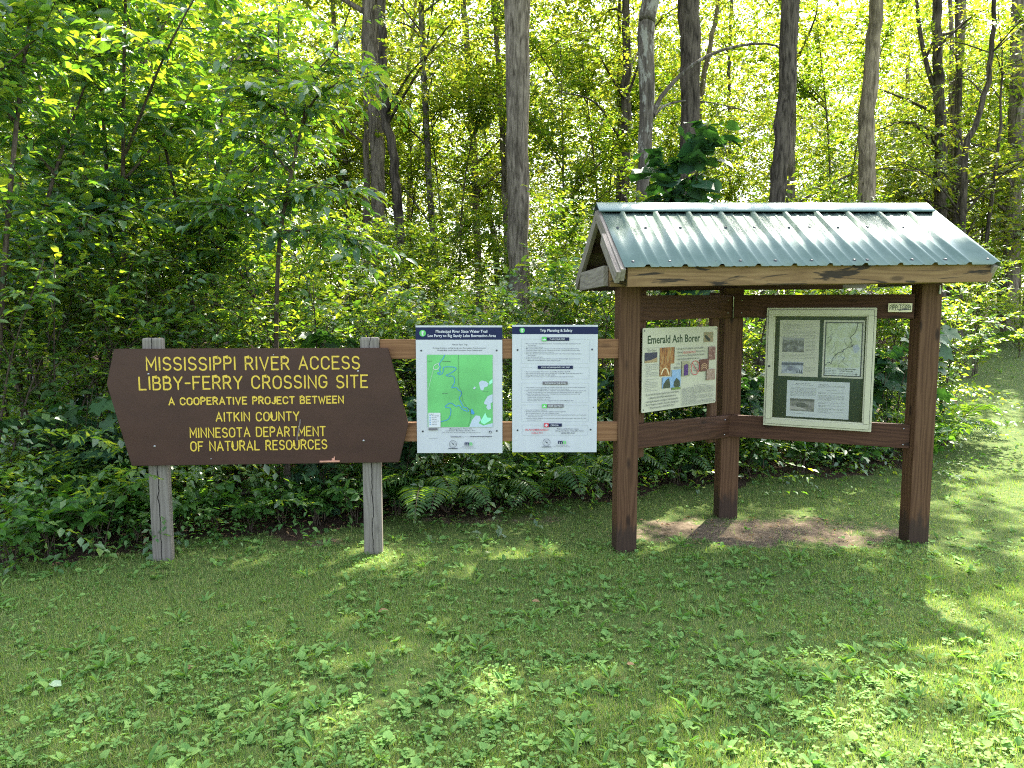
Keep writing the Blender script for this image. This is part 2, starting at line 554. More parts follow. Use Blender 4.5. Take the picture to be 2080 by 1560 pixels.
STROKE = {
    'A': (.74, [[(0, 0), (.37, 1), (.74, 0)], [(.15, .33), (.59, .33)]]),
    'B': (.62, [[(0, 0), (0, 1), (.34, 1)] + _arc(.34, .77, .23, .23, 90, -90) + [(0, .54)], [(.34, .54)] + _arc(.36, .27, .26, .27, 90, -90) + [(0, 0)]]),
    'C': (.68, [_arc(.34, .66, .34, .34, 15, 180) + _arc(.34, .34, .34, .34, 180, 345)]),
    'D': (.68, [[(0, 0), (0, 1), (.3, 1)] + _arc(.32, .64, .36, .36, 90, 0) + _arc(.32, .36, .36, .36, 0, -90) + [(0, 0)]]),
    'E': (.58, [[(.58, 1), (0, 1), (0, 0), (.58, 0)], [(0, .53), (.46, .53)]]),
    'F': (.58, [[(.58, 1), (0, 1), (0, 0)], [(0, .53), (.46, .53)]]),
    'G': (.7, [_arc(.34, .66, .34, .34, 15, 180) + _arc(.34, .34, .34, .34, 180, 360) + [(.68, .45), (.4, .45)]]),
    'I': (.06, [[(.03, 0), (.03, 1)]]),
    'J': (.48, [[(.48, 1), (.48, .26)] + _arc(.24, .26, .24, .26, 0, -165)]),
    'K': (.64, [[(0, 0), (0, 1)], [(.62, 1), (0, .4)], [(.2, .58), (.64, 0)]]),
    'L': (.56, [[(0, 1), (0, 0), (.56, 0)]]),
    'M': (.78, [[(0, 0), (0, 1), (.39, .3), (.78, 1), (.78, 0)]]),
    'N': (.68, [[(0, 0), (0, 1), (.68, 0), (.68, 1)]]),
    'O': (.7, [_arc(.35, .65, .35, .35, 0, 180) + _arc(.35, .35, .35, .35, 180, 360) + [(.7, .65)]]),
    'P': (.6, [[(0, 0), (0, 1), (.34, 1)] + _arc(.34, .745, .26, .255, 90, -90) + [(0, .49)]]),
    'R': (.64, [[(0, 0), (0, 1), (.34, 1)] + _arc(.34, .745, .26, .255, 90, -90) + [(0, .49)], [(.34, .47), (.64, 0)]]),
    'S': (.62, [_arc(.31, .745, .29, .255, 20, 270, 12) + _arc(.31, .245, .31, .245, 88, -160, 12)]),
    'T': (.66, [[(0, 1), (.66, 1)], [(.33, 1), (.33, 0)]]),
    'U': (.68, [[(0, 1), (0, .34)] + _arc(.34, .34, .34, .34, 180, 360) + [(.68, 1)]]),
    'V': (.72, [[(0, 1), (.36, 0), (.72, 1)]]),
    'W': (.92, [[(0, 1), (.24, 0), (.46, .75), (.68, 0), (.92, 1)]]),
    'Y': (.7, [[(0, 1), (.35, .48), (.7, 1)], [(.35, .48), (.35, 0)]]),
    '-': (.4, [[(0, .47), (.4, .47)]]),
}


def stroke_line(art, name, mat, s, x0, x1, ybase, h, wd, space=0.55, wob=0.0):
    """letters of height h spread from x0 to x1"""
    gap = 0.3
    adv = []
    for ch in s:
        adv.append(space if ch == ' ' else STROKE[ch][0] + gap)
    k = (x1 - x0) / ((sum(adv) - gap) * h)
    x = x0
    r = random.Random(s)
    for ch, a in zip(s, adv):
        if ch != ' ':
            dy = r.uniform(-wob, wob) * h
            for st in STROKE[ch][1]:
                art.line(name, mat, [(x + q[0] * h * k, ybase + dy - q[1] * h) for q in st], wd)
        x += a * h * k


def bolt(name, p, r, mat, parent):
    g = Geo()
    n = 10
    th = [i * 2 * math.pi / n for i in range(n)]
    V = [(p[0] + r * math.cos(t), p[1], p[2] + r * math.sin(t)) for t in th] + \
        [(p[0] + r * .7 * math.cos(t), p[1] - r * .45, p[2] + r * .7 * math.sin(t)) for t in th] + [(p[0], p[1] - r * .55, p[2])]
    g.add(V, T=[[n + i, n + (i + 1) % n, 2 * n] for i in range(n)], Q=[[i, (i + 1) % n, n + (i + 1) % n, n + i] for i in range(n)])
    return link(name, g.mesh(name), mat, parent)


def slab(name, outline, t, mat, parent, bev=0.003):
    """flat plate: outline (x,z) in metres, front at y=0, thickness t behind"""
    bm = bmesh.new()
    f = bm.faces.new([bm.verts.new((x, 0, z)) for x, z in outline])
    r = bmesh.ops.extrude_face_region(bm, geom=[f])
    for v in [e for e in r['geom'] if isinstance(e, bmesh.types.BMVert)]: v.co.y += t
    bmesh.ops.recalc_face_normals(bm, faces=bm.faces[:])
    if bev: bmesh.ops.bevel(bm, geom=bm.edges[:], offset=bev, segments=2, affect='EDGES')
    me = bpy.data.meshes.new(name)
    bm.to_mesh(me); bm.free()
    return link(name, me, mat, parent)


# ------------------------------------------------------------------ paints
def mat_sign_brown():
    m, nt, b, o = new_mat('brown_sign_paint')
    tc = nt.nodes.new('ShaderNodeTexCoord')
    v = tc.outputs['Object']
    n1 = noise(nt, mapping(nt, v, (1.2, 1, 3.0)), 2.0, 6, 0.65)
    c = ramp(nt, [(0.3, (0.032, 0.0122, 0.0075)), (0.7, (0.050, 0.0205, 0.0125))], n1)
    ln = noise(nt, mapping(nt, v, (1.0, 1, 60)), 3.0, 3, 0.6)
    c = mixc(nt, ramp(nt, [(0.62, (0, 0, 0)), (0.8, (0.35, 0.35, 0.35))], ln), c, (0.048, 0.022, 0.017))
    sp = noise(nt, v, 60, 2, 0.6)
    c = mixc(nt, ramp(nt, [(0.735, (0, 0, 0)), (0.77, (0.4, 0.4, 0.4))], sp), c, (0.16, 0.13, 0.12))
    nt.links.new(c, b.inputs['Base Color'])
    b.inputs['Roughness'].default_value = 0.5
    b.inputs['Specular IOR Level'].default_value = 0.3
    bump(nt, n1, 0.1, 0.004, b)
    return m


BROWN = mat_sign_brown()


def mat_yellow():
    m, nt, b, o = new_mat('yellow_routed_paint')
    tc = nt.nodes.new('ShaderNodeTexCoord')
    n = noise(nt, tc.outputs['Object'], 55, 5, 0.7)
    c = ramp(nt, [(0.30, (0.25, 0.16, 0.04)), (0.42, (0.50, 0.35, 0.03)), (0.7, (0.62, 0.45, 0.04))], n)
    nt.links.new(c, b.inputs['Base Color'])
    b.inputs['Roughness'].default_value = 0.6
    return m


YELLOW = mat_yellow()
WHITE, _nt, _b, _o = new_mat('white_sign_board')
_tc = _nt.nodes.new('ShaderNodeTexCoord')
_d1 = noise(_nt, mapping(_nt, _tc.outputs['Object'], (14, 1, 1.2)), 1.0, 5, 0.65)
_d2 = noise(_nt, _tc.outputs['Object'], 5, 4, 0.6)
_cc = ramp(_nt, [(0.3, (0.385, 0.40, 0.41)), (0.55, (0.43, 0.445, 0.46)), (0.75, (0.45, 0.465, 0.48))], math_node(_nt, 'ADD', math_node(_nt, 'MULTIPLY', _d1, 0.6), math_node(_nt, 'MULTIPLY', _d2, 0.4)))
_nt.links.new(_cc, _b.inputs['Base Color'])
_b.inputs['Roughness'].default_value = 0.4
bump(_nt, _d2, 0.15, 0.01, _b)
NAVY = mat_plain('navy_print', (0.006, 0.011, 0.05), 0.5, spec=0.2, var=0.1)
INK = mat_plain('dark_ink', (0.03, 0.035, 0.05), 0.6, var=0.1)
GREYINK = mat_plain('grey_ink', (0.12, 0.13, 0.15), 0.6, var=0.1)
PALEINK = mat_plain('pale_grey_ink', (0.38, 0.41, 0.44), 0.6, var=0.05)
WPRINT = mat_plain('white_print', (0.5, 0.515, 0.53), 0.45, var=0.02)
MAPGREEN = mat_plain('map_green', (0.10, 0.38, 0.11), 0.45, var=0.18, scale=4)
LOGOGREEN = mat_plain('logo_green', (0.08, 0.42, 0.08), 0.45, var=0.1)
RIVER = mat_plain('river_blue', (0.04, 0.22, 0.45), 0.45, var=0.1)
LAKE = mat_plain('lake_pale_blue', (0.37, 0.44, 0.5), 0.45, var=0.04)
MARSH = mat_plain('marsh_green', (0.25, 0.65, 0.42), 0.45, var=0.1)
GREYBAND = mat_plain('grey_print', (0.10, 0.09, 0.10), 0.45, var=0.1)
RED = mat_plain('red_print', (0.48, 0.03, 0.05), 0.45, var=0.1)
STEEL = mat_plain('bolt_steel', (0.32, 0.32, 0.32), 0.35, metal=0.8, var=0.2, scale=80)
DARKBOLT = mat_plain('dark_bolt', (0.05, 0.055, 0.06), 0.4, metal=0.4, var=0.3, scale=80)
CREAM = mat_plain('cream_board', (0.46, 0.45, 0.34), 0.5, var=0.05, scale=3)
CREAMFRAME = mat_plain('cream_frame_paint', (0.40, 0.39, 0.27), 0.45, var=0.06, scale=6)
PAPER = mat_plain('paper', (0.50, 0.49, 0.38), 0.7, var=0.05, scale=5)
PAPER2 = mat_plain('pale_paper', (0.54, 0.56, 0.55), 0.7, var=0.03, scale=5)
CASEGREEN = mat_plain('dark_green_felt', (0.012, 0.034, 0.029), 0.8, var=0.15, scale=10)
GREENINK = mat_plain('dark_green_ink', (0.016, 0.045, 0.012), 0.6, var=0.1)
RUST = mat_plain('bare_split_wood', (0.45, 0.22, 0.14), 0.8, var=0.2, scale=30)


def mat_photo(name, cols, scale=60, detail=4, stretch=(1, 1, 1)):
    m, nt, b, o = new_mat(name)
    tc = nt.nodes.new('ShaderNodeTexCoord')
    f = noise(nt, mapping(nt, tc.outputs['Object'], stretch), scale, detail, 0.6, 0.4)
    n = len(cols)
    nt.links.new(ramp(nt, [(0.3 + 0.4 * i / (n - 1), cols[i]) for i in range(n)], f), b.inputs['Base Color'])
    b.inputs['Roughness'].default_value = 0.5
    return m


# ------------------------------------------------------------------ the brown entrance sign
sg = empty('entrance_sign', (-2.39, 4.90, 0), R(5.5), 'brown routed wooden sign with yellow capital lettering on two grey posts', 'sign')
outl = [(-.242, 1.465), (-.3, 1.235), (-.168, .678), (1.612, .668), (1.68, .934), (1.55, 1.463)]
panel = slab('sign_panel', outl[::-1], 0.045, BROWN, sg, 0.004)
for u in (-.018, 1.42):
    p = board('post', (u, .083, -.15), (u, .083, 1.535), 0.072, 0.130, WOOD_GREY, sg, up=(0, 1, 0), bev=0.016)
# image units -> panel: crop pixel (x,y) of a 1958 wide enlargement
art = Art(panel, -.242 - (95 * .000977) - .003, 1.465 + 180 * .00106, .0010085, .00106, y0=0.0002)
ll = [('MISSISSIPPI RIVER ACCESS', 297, 1677, 314, 78, 10.2), ('LIBBY-FERRY CROSSING SITE', 245, 1729, 435, 78, 10.2),
      ('A COOPERATIVE PROJECT BETWEEN', 428, 1565, 534, 43, 8.8), ('AITKIN COUNTY', 727, 1268, 643, 54, 8.6),
      ('MINNESOTA DEPARTMENT', 556, 1440, 745, 58, 8.6), ('OF NATURAL RESOURCES', 556, 1448, 832, 58, 8.6)]
for s, x0, x1, yb, h, wd in ll:
    stroke_line(art, 'lettering#%d' % yb, YELLOW, s, x0, x1, yb, h, wd, 0.62, 0.02)
# scuffed pale streak and the split off piece at the lower edge
art.line('scuff_mark', mat_plain('pale_scuff', (0.11, 0.085, 0.08), 0.6, var=0.3, scale=90), resample([(1277, 640), (1268, 690), (1255, 745), (1252, 772)], 8), 9)
art.done()
for x, y in ((305, 338), (1668, 330), (322, 798), (1696, 784), (1113, 222), (682, 886)):
    q = art.m([(x, y)], 0)[0]
    bolt('bolt', (q[0], 0.0, q[2]), 0.0075 if y > 230 and y < 880 else 0.004, STEEL, panel)
g = Geo()
g.box((1.14, -.004, .685), (.135, .012, .011)); g.box((1.165, -.003, .697), (.02, .008, .02)); g.box((1.172, -.003, .711), (.008, .006, .014))
link('splinter', g.mesh('splinter'), RUST, panel)

# ------------------------------------------------------------------ plank rails between the sign post and the kiosk
WX, WY = -.97, 5.1
for z, x0, lab in ((1.452, .055, 'upper tan wooden rail behind the tops of the two white signs'), (.872, -.02, 'lower tan wooden rail behind the bottoms of the two white signs')):
    fr = empty('plank_rail', (WX + x0, WY + .028, z), 0, lab, 'rail', 'rails between brown sign and kiosk')
    board('plank', (0, 0, 0), (1.73 - x0, 0.0, .004), .135, .04, WOOD_FENCE, fr)

# ------------------------------------------------------------------ white sign with the river map
W1 = empty('map_sign', (WX + .306, WY - .002, .725), 0, 'white water trail sign with a green river map under a navy header', 'sign', 'white signs on the rails')
sw, sh = .597, .891
b1 = slab('sign_board', [(0, 0), (0, sh), (sw, sh), (sw, 0)][::-1], .006, WHITE, W1, 0.001)
A1 = Art(b1, -80 * .000673, sh + 105 * .000675, .000673, .000675)
A1.rect('header_band', NAVY, 80, 124, 967, 250)
A1.disc('state_badge', LOGOGREEN, 152, 184, 34)
MN = [(-.45, -.9), (-.1, -.9), (-.1, -1.0), (.05, -.85), (.75, -.7), (.3, -.25), (.2, .1), (.2, .45), (.55, .95), (-.42, .95), (-.42, .3), (-.52, .1)]
A1.poly('state_outline', WPRINT, [(152 + 22 * x, 184 + 24 * y) for x, y in MN])
A1.text('title_lettering', WPRINT, 'Mississippi River State Water Trail', 550, 178, 40, 528, 'c', 0.018)
A1.text('title_lettering', WPRINT, 'Lee Ferry to Big Sandy Lake Recreation Area', 553, 222, 40, 698, 'c', 0.018)
A1.text('caption_lettering', INK, 'About Your Trip', 531, 306, 22, 155, 'c')
A1.text('caption_lettering', INK, 'Driving directions to Big Sandy Lake Recreation Area boat point:', 528, 340, 17, 545, 'c', 0.004)
A1.text('caption_lettering', INK, 'Google Map Sandy Lake Recreation Area Campground', 530, 362, 17, 462, 'c', 0.004)
A1.rect('map_picture', MAPGREEN, 194, 403, 867, 1152)
A1.poly('lake', LAKE, [(725, 690), (755, 668), (800, 678), (826, 700), (815, 728), (780, 740), (770, 770), (745, 768), (735, 735)])
A1.poly('lake#2', LAKE, [(815, 830), (866, 808), (866, 890), (845, 905), (850, 960), (820, 972), (800, 945), (812, 920), (780, 912), (780, 890)])
A1.poly('lake#3', LAKE, [(625, 1150), (650, 1080), (690, 1030), (735, 1035), (745, 1075), (720, 1110), (770, 1135), (866, 1110), (866, 1150)])
A1.poly('lake#4', LAKE, [(665, 750), (680, 730), (695, 740), (680, 760)])
A1.poly('marsh', MARSH, [(742, 1085), (775, 1030), (790, 1000), (810, 1050), (850, 1055), (850, 1080), (815, 1100), (780, 1122), (750, 1108)])
A1.poly('marsh#2', MARSH, [(830, 680), (866, 650), (866, 690), (835, 715)])
A1.line('river', RIVER, resample([(375, 405), (360, 440), (335, 470), (322, 500), (330, 530), (322, 560), (330, 585), (300, 590), (320, 605), (350, 595), (362, 560), (368, 530), (470, 530), (492, 552), (430, 595), (390, 612), (410, 622), (455, 622), (478, 650), (470, 700), (445, 742), (490, 738), (520, 770), (545, 785), (540, 820), (522, 850), (545, 900), (570, 945), (600, 950), (618, 985), (560, 970), (520, 925), (490, 935), (440, 900), (400, 915), (378, 942), (430, 955), (432, 1010), (405, 1070), (330, 1095)], 120), 7)
A1.poly('river', RIVER, [(640, 970), (655, 960), (680, 1005), (668, 1022), (645, 1010)])
A1.line('white_loop', WPRINT, resample([(318, 490), (270, 510), (262, 545), (290, 556), (318, 530), (310, 490)], 20), 5)
A1.line('white_loop', WPRINT, [(262, 545), (235, 640), (203, 770)], 2.5)
A1.line('road', INK, resample([(517, 405), (516, 690), (545, 785), (560, 880), (600, 940), (635, 980), (640, 1060), (612, 1140)], 40), 2.5)
A1.line('road', INK, [(194, 468), (245, 468)], 2.5); A1.line('road', INK, [(350, 471), (437, 472)], 3.5); A1.line('road', INK, [(765, 783), (822, 783)], 2.5); A1.line('road', INK, [(350, 801), (402, 801)], 3)
A1.rect('legend_box', WPRINT, 203, 1001, 327, 1152)
for i, s in enumerate(('Legend', 'Mississippi River', 'Boat Launch', 'Public Access', 'Recreation Area', 'County Road', 'Railroad')):
    A1.text('legend_lettering', INK, s, 213 if i == 0 else 238, 1018 + i * 18.2, 13, 75 if i in (1, 4) else 48)
    if i: A1.rect('legend_key', RIVER, 214, 1008 + i * 18.2, 226, 1016 + i * 18.2)
A1.rect('tag_strip', GREYBAND, 203, 1162, 295, 1183)
A1.text('footer_lettering', INK, 'Mississippi River Water Trail', 536, 1173, 17, 230, 'c', 0.004)
A1.text('footer_lettering', INK, 'Lee Ferry to Big Sandy Lake Rec. Area', 535, 1192, 17, 308, 'c', 0.002)
A1.text('footer_lettering', INK, 'Length of river section, approx. 7 miles Paddle Time: approximately 12 hours', 542, 1209, 12, 395, 'c')
A1.disc('compass', INK, 841, 1200, 14); A1.poly('compass_arrow', WPRINT, [(841, 1190), (848, 1208), (834, 1208)])
A1.rect('scale_bar', INK, 432, 1248, 535, 1255); A1.rect('scale_bar', INK, 637, 1246, 860, 1252); A1.line('scale_bar', INK, [(535, 1251), (637, 1251)], 2)
for x in (432, 535, 637, 840): A1.line('scale_bar', INK, [(x, 1238), (x, 1250)], 2)
A1.line('tag_line', INK, [(213, 1266), (293, 1266)], 2.5)


def logos(A, x, y, xm):
    A.line('round_emblem', INK, [(x + 38 * math.cos(t), y + 38 * math.sin(t)) for t in np.linspace(0, 6.283, 26)], 3)
    A.line('round_emblem', INK, [(x + 27 * math.cos(t), y + 27 * math.sin(t)) for t in np.linspace(0, 6.283, 22)], 1.6)
    A.poly('bird_emblem', INK, [(x - 18, y - 18), (x - 2, y - 8), (x + 16, y - 2), (x + 6, y + 2), (x + 10, y + 12), (x - 3, y + 3)])
    A.rect('emblem_base', INK, x - 48, y + 42, x + 48, y + 50)
    A.text('agency_mark', NAVY, 'm', xm - 38, y + 12, 64, 48, 'l', 0.03)
    A.text('agency_mark_end', LOGOGREEN, 'n', xm + 14, y + 12, 64, 28, 'l', 0.03)
    A.text('agency_lettering', INK, 'D E P A R T M E N T  O F', xm, y + 32, 13, 122, 'c')
    A.text('agency_lettering', INK, 'N A T U R A L  R E S O U R C E S', xm, y + 45, 13, 162, 'c')


logos(A1, 455, 1327, 613)
A1.done()
for x, y in ((135, 361), (909, 360), (142, 1197), (909, 1191)):
    q = A1.m([(x, y)], 0)[0]
    bolt('bolt', (q[0], -.001, q[2]), .0068, DARKBOLT, b1)

# ------------------------------------------------------------------ white sign with the safety text
W2 = empty('safety_sign', (WX + .971, WY - .002, .731), 0, 'white trip planning sign covered in small text blocks with red emergency line', 'sign', 'white signs on the rails')
b2 = slab('sign_board', [(0, 0), (0, .889), (.591, .889), (.591, 0)][::-1], .006, WHITE, W2, 0.001)
A2 = Art(b2, -1066 * .000672, .889 + 102 * .000675, .000672, .000675)
A2.rect('header_band', NAVY, 1066, 121, 1946, 196)
A2.disc('state_badge', LOGOGREEN, 1169, 158, 27)
A2.poly('state_outline', WPRINT, [(1169 + 18 * x, 158 + 19 * y) for x, y in MN])
A2.text('title_lettering', WPRINT, 'Trip Planning & Safety', 1517, 171, 40, 333, 'c', 0.018)
blocks = [
    (1162, 245, 1860, 492, ['Plan your trip with a map before you leave.  Tell someone your plans, including put-in and', '    take-out times.', 'Travel with a friend or group.', 'Most people paddle 2-3 river miles per hour.  River levels can affect your speed and trip.', 'Check the weather before you go. Wind and waves have a powerful effect on your safety.', 'Avoid overhanging and dead trees on your trip.', 'Bring clean drinking water and a waterproof container with a first aid kit to keep dry clothes', '    and supplies.', 'Wear a life jacket at all times.', 'Purchase a license for your watercraft if it is more than 10 feet in length.  If you are not from', '    Minnesota, contact Minnesota state registration info.'],
     292, 17.2, [562, 90, 180, 545, 555, 290, 570, 85, 175, 560, 340]),
    (1162, 533, 1860, 655, ['Start at Lee Ferry Public Water Access. Google Map: 46.65723, -93.37648', 'End at Big Sandy Lake Recreation Area Campground. Google Map: Sandy Lake Recreation Area', 'Campground 46.78, -93.32 USA', 'Length of river section, approx. 7 miles. Paddle Time: approximately 12 hours'], 580, 17, [455, 585, 300, 490]),
    (1162, 695, 1858, 895, ['Your experience on the river depends on others doing their part to sustain a healthy environment.', '    As you explore the Mississippi River, do your best to protect it.', 'Native Vegetation: The MN buffer law establishes new vegetation buffers along rivers, streams and', '    ditches to help filter out nutrients and sediment before they reach our waterways.', 'Aquatic Invasive Species: Please do the following before launching and just after your visit:', '    Clean off aquatic plants and animals', '    Drain all water away from the landing.', '    Dispose of unwanted bait in the trash.', '    Rinse off waders, boots and other equipment after you visit the Mississippi River.'],
     741, 17.2, [620, 430, 620, 560, 560, 225, 235, 230, 480]),
    (1162, 922, 1856, 1095, ['Camp only in designated campsites.', 'Roadside camping is not permitted on private property in any way.', 'Stay off private property.  Stay only in designated sites.', 'Do practice a no-trace ethic. Keep the camp clean. Use designated toilet facilities or bury human', '    waste away from the river.', 'Follow the rules for firewood. County land and state forests allow you to gather dead wood for a fire,', '    but state parks do not.'], 975, 17.4, [220, 415, 345, 625, 160, 625, 140]),
    (1170, 1131, 1852, 1240, [], 0, 0, []),
]
for x0, y0, x1, y1, lines, yb, dy, ws in blocks:
    A2.line('block_outline', PALEINK, [(x0, y0), (x1, y0 + 2), (x1, y1), (x0, y1)], 2.2, True)
    for i, (s, wd) in enumerate(zip(lines, ws)):
        ind = 18 if s.startswith('    ') else 0
        A2.text('body_lettering', GREYINK, s.strip(), 1208 + ind, yb + 5 + i * dy, 14.5, wd, 'l', 0.003)
        if not ind: A2.disc('body_lettering', GREYINK, 1196, yb + i * dy, 2.2, 6)
for x0, y0, x1, y1, mt, s, tx, tw in ((1418, 229, 1651, 263, NAVY, 'PLAN YOUR TRIP', 1530, 155), (1330, 518, 1691, 552, NAVY, 'YOUR RECOMMENDED DAY TRIP', 1510, 298), (1381, 681, 1638, 714, GREYBAND, 'SUSTAINING THE RIVER', 1510, 218), (1424, 917, 1598, 951, GREYBAND, 'RIVER CAMPING', 1513, 145), (1444, 1116, 1581, 1150, NAVY, 'MEDICAL', 1508, 84)):
    A2.rect('heading_band#%d' % y0, mt, x0, y0, x1, y1)
for x0, y0, x1, y1, mt, s, tx, tw in ((0, 229, 0, 263, 0, 'PLAN YOUR TRIP', 1530, 155), (0, 518, 0, 552, 0, 'YOUR RECOMMENDED DAY TRIP', 1510, 298), (0, 681, 0, 714, 0, 'SUSTAINING THE RIVER', 1510, 218), (0, 917, 0, 951, 0, 'RIVER CAMPING', 1513, 145), (0, 1116, 0, 1150, 0, 'MEDICAL', 1508, 84)):
    A2.text('heading_lettering#%d' % y0, WPRINT, s, tx, y0 + 24, 20, tw, 'c', 0.014)
A2.rect('green_icon', LOGOGREEN, 1371, 222, 1418, 267); A2.poly('icon_drawing', WPRINT, [(1378, 258), (1378, 246), (1390, 250), (1395, 236), (1402, 248), (1412, 246), (1412, 258)])
A2.rect('green_icon#2', LOGOGREEN, 1376, 913, 1424, 955); A2.poly('icon_drawing#2', WPRINT, [(1384, 945), (1400, 922), (1416, 945)])
A2.rect('red_icon', RED, 1396, 1111, 1444, 1154)
A2.rect('icon_cross', WPRINT, 1414, 1118, 1425, 1147); A2.rect('icon_cross_bar', WPRINT, 1404, 1127, 1435, 1138)
A2.text('emergency_lettering', RED, 'IN AN EMERGENCY', 1324, 1190, 28, 242, 'c', 0.01)
A2.text('emergency_lettering', RED, 'CALL 911', 1324, 1222, 28, 112, 'c', 0.01)
A2.text('clinic_lettering', INK, 'Riverwood Healthcare Center', 1646, 1176, 17, 228, 'c', 0.008)
A2.text('clinic_lettering', INK, '200 Bunker Hill Dr.  Aitkin, MN  56431', 1658, 1197, 17, 288, 'c', 0.008)
A2.text('clinic_lettering', INK, '(218) 927-2121', 1645, 1221, 20, 142, 'c', 0.008)
logos(A2, 1423, 1313, 1581)
A2.done()
for x, y in ((1122, 357), (1888, 353), (1122, 1188), (1881, 1181)):
    q = A2.m([(x, y)], 0)[0]
    bolt('bolt', (q[0], -.001, q[2]), .0068, DARKBOLT, b2)
q = A2.m([(1907, 948)], 0)[0]
bolt('bolt', (q[0], -.001, q[2]), .004, DARKBOLT, b2)

# ------------------------------------------------------------------ the roofed notice kiosk
KO = on_ground(1267, 1118)
K = empty('notice_kiosk', KO, R(6), 'brown timber notice kiosk with three posts and a green metal gable roof', 'kiosk')
TILT = 0.0135
up_v = (0, 1, 0)


def post(u, v, top, yaw, wd=0.148):
    o = board('post', (u, v, -.12), (u, v, top), wd, wd, WOOD_BROWN, K, up=(-math.sin(yaw), math.cos(yaw), 0), bev=0.008)
    return o


post(0, 0, 1.88, 0)
post(2.22, 0, 1.91, R(-6))
post(1.075, .79, 1.9, R(-3), .155)
mat_foot = None
# rails of the two wings: from the front posts back to the rear post
for (u0, v0, z0), (u1, v1, z1), h in (((.07, .0, 1.735), (1.03, .69, 1.752), .178), ((.07, .0, .831), (1.03, .69, .781), .178)):
    board('rail', (u0, v0, z0), (u1, v1, z1), h, .04, WOOD_RAIL, K)
for (u0, v0, z0), (u1, v1, z1), h in (((1.036, .70, 1.752), (2.135, .005, 1.748), .178), ((1.036, .70, .785), (2.15, .005, .792), .178)):
    board('rail', (u0, v0, z0), (u1, v1, z1), h, .04, WOOD_RAIL, K)
# upright cleats behind the rails
a1, a2 = math.atan2(.69, .96), math.atan2(-.695, 1.1)
for s, ang, o in ((.09, a1, (.07, .0)), (1.02, a1, (.07, .0))):
    n = (-math.sin(ang) * .045, math.cos(ang) * .045)
    x, y = o[0] + math.cos(ang) * s + n[0], o[1] + math.sin(ang) * s + n[1]
    board('cleat', (x, y, .66), (x, y, 1.86), .09, .038, WOOD_BROWN, K, up=(math.cos(ang), math.sin(ang), 0))
# header beams under the roof
board('header_beam', (-.145, -.055, 1.952), (2.388, -.055, 1.985), .145, .05, WOOD_TAN, K)
board('header_beam', (-.145, .86, 1.945), (2.06, .86, 1.965), .14, .045, WOOD_BROWN, K)
board('side_plate', (-.165, -.03, 1.955), (-.165, .80, 1.945), .14, .038, WOOD_GREY2, K, skew=(0.0, -.05))
board('side_plate', (2.36, -.02, 1.985), (2.36, .80, 1.98), .14, .038, WOOD_GREY2, K)
# roof frame: front and rear fascia, rakes, purlins
RV, RW, EV, EW = .36, 2.47, -.38, 2.005      # ridge and front eave
sl_ = (RW - EW) / (RV - EV)


def roofpt(u, v, off=0.0):
    """point on the roof plane (front or rear slope), off metres above it"""
    w = RW - abs(v - RV) * sl_ + TILT * u + off
    return Vector((u, v, w))


def prism(name, pts2, u0, u1, mat, parent):
    """profile (v,w) pulled along u"""
    n = len(pts2)
    V = [(u0, v, w_ + TILT * u0) for v, w_ in pts2] + [(u1, v, w_ + TILT * u1) for v, w_ in pts2]
    g = Geo()
    g.add(V, Q=[[i, (i + 1) % n, n + (i + 1) % n, n + i] for i in range(n)])
    return link(name, g.mesh(name), mat, parent)


board('fascia', (-.10, EV + .03, EW - .07), (2.42, EV + .03, EW - .062 + TILT * 2.42 + .004), .132, .038, WOOD_TAN, K, skew=(0, .03))
board('fascia', (-.10, 1.07, EW - .065), (2.40, 1.07, EW - .065 + TILT * 2.4), .12, .038, WOOD_GREY2, K)
for u in (-.135, 2.43):
    for v0, v1 in ((EV + .005, RV), (2 * RV - EV + .02, RV)):
        a, b = roofpt(u, v0, -.062), roofpt(u, v1, -.055)
        board('rake_board', a, b, .088, .034, WOOD_GREY2, K, up=(0, 0, 1))
board('rake_overlay', roofpt(-.168, EV, -.075), roofpt(-.168, .05, -.06), .085, .032, WOOD_GREY2, K)
for v in (-.2, .1, .3, .46, .7, .95):
    p = roofpt(0, v, -.055)
    board('purlin', (-.115, v, p.z), (2.41, v, p.z + TILT * 2.41), .036, .085, WOOD_BROWN, K, up=(0, -sl_ if v < RV else sl_, 1.0))
g = Geo()
g.add([(-.11, EV + .06, 0), (2.40, EV + .06, 0), (2.40, RV, 0), (-.11, RV, 0), (2.40, 1.05, 0), (-.11, 1.05, 0)], Q=[[0, 1, 2, 3], [3, 2, 4, 5]])
V = g.V[0]
for q in V: q[2] = roofpt(q[0], q[1], -.034).z
link('roof_deck', g.mesh('roof_deck'), mat_plain('dark_deck_wood', (0.10, 0.075, 0.055), 0.85, var=0.3, scale=12), K)


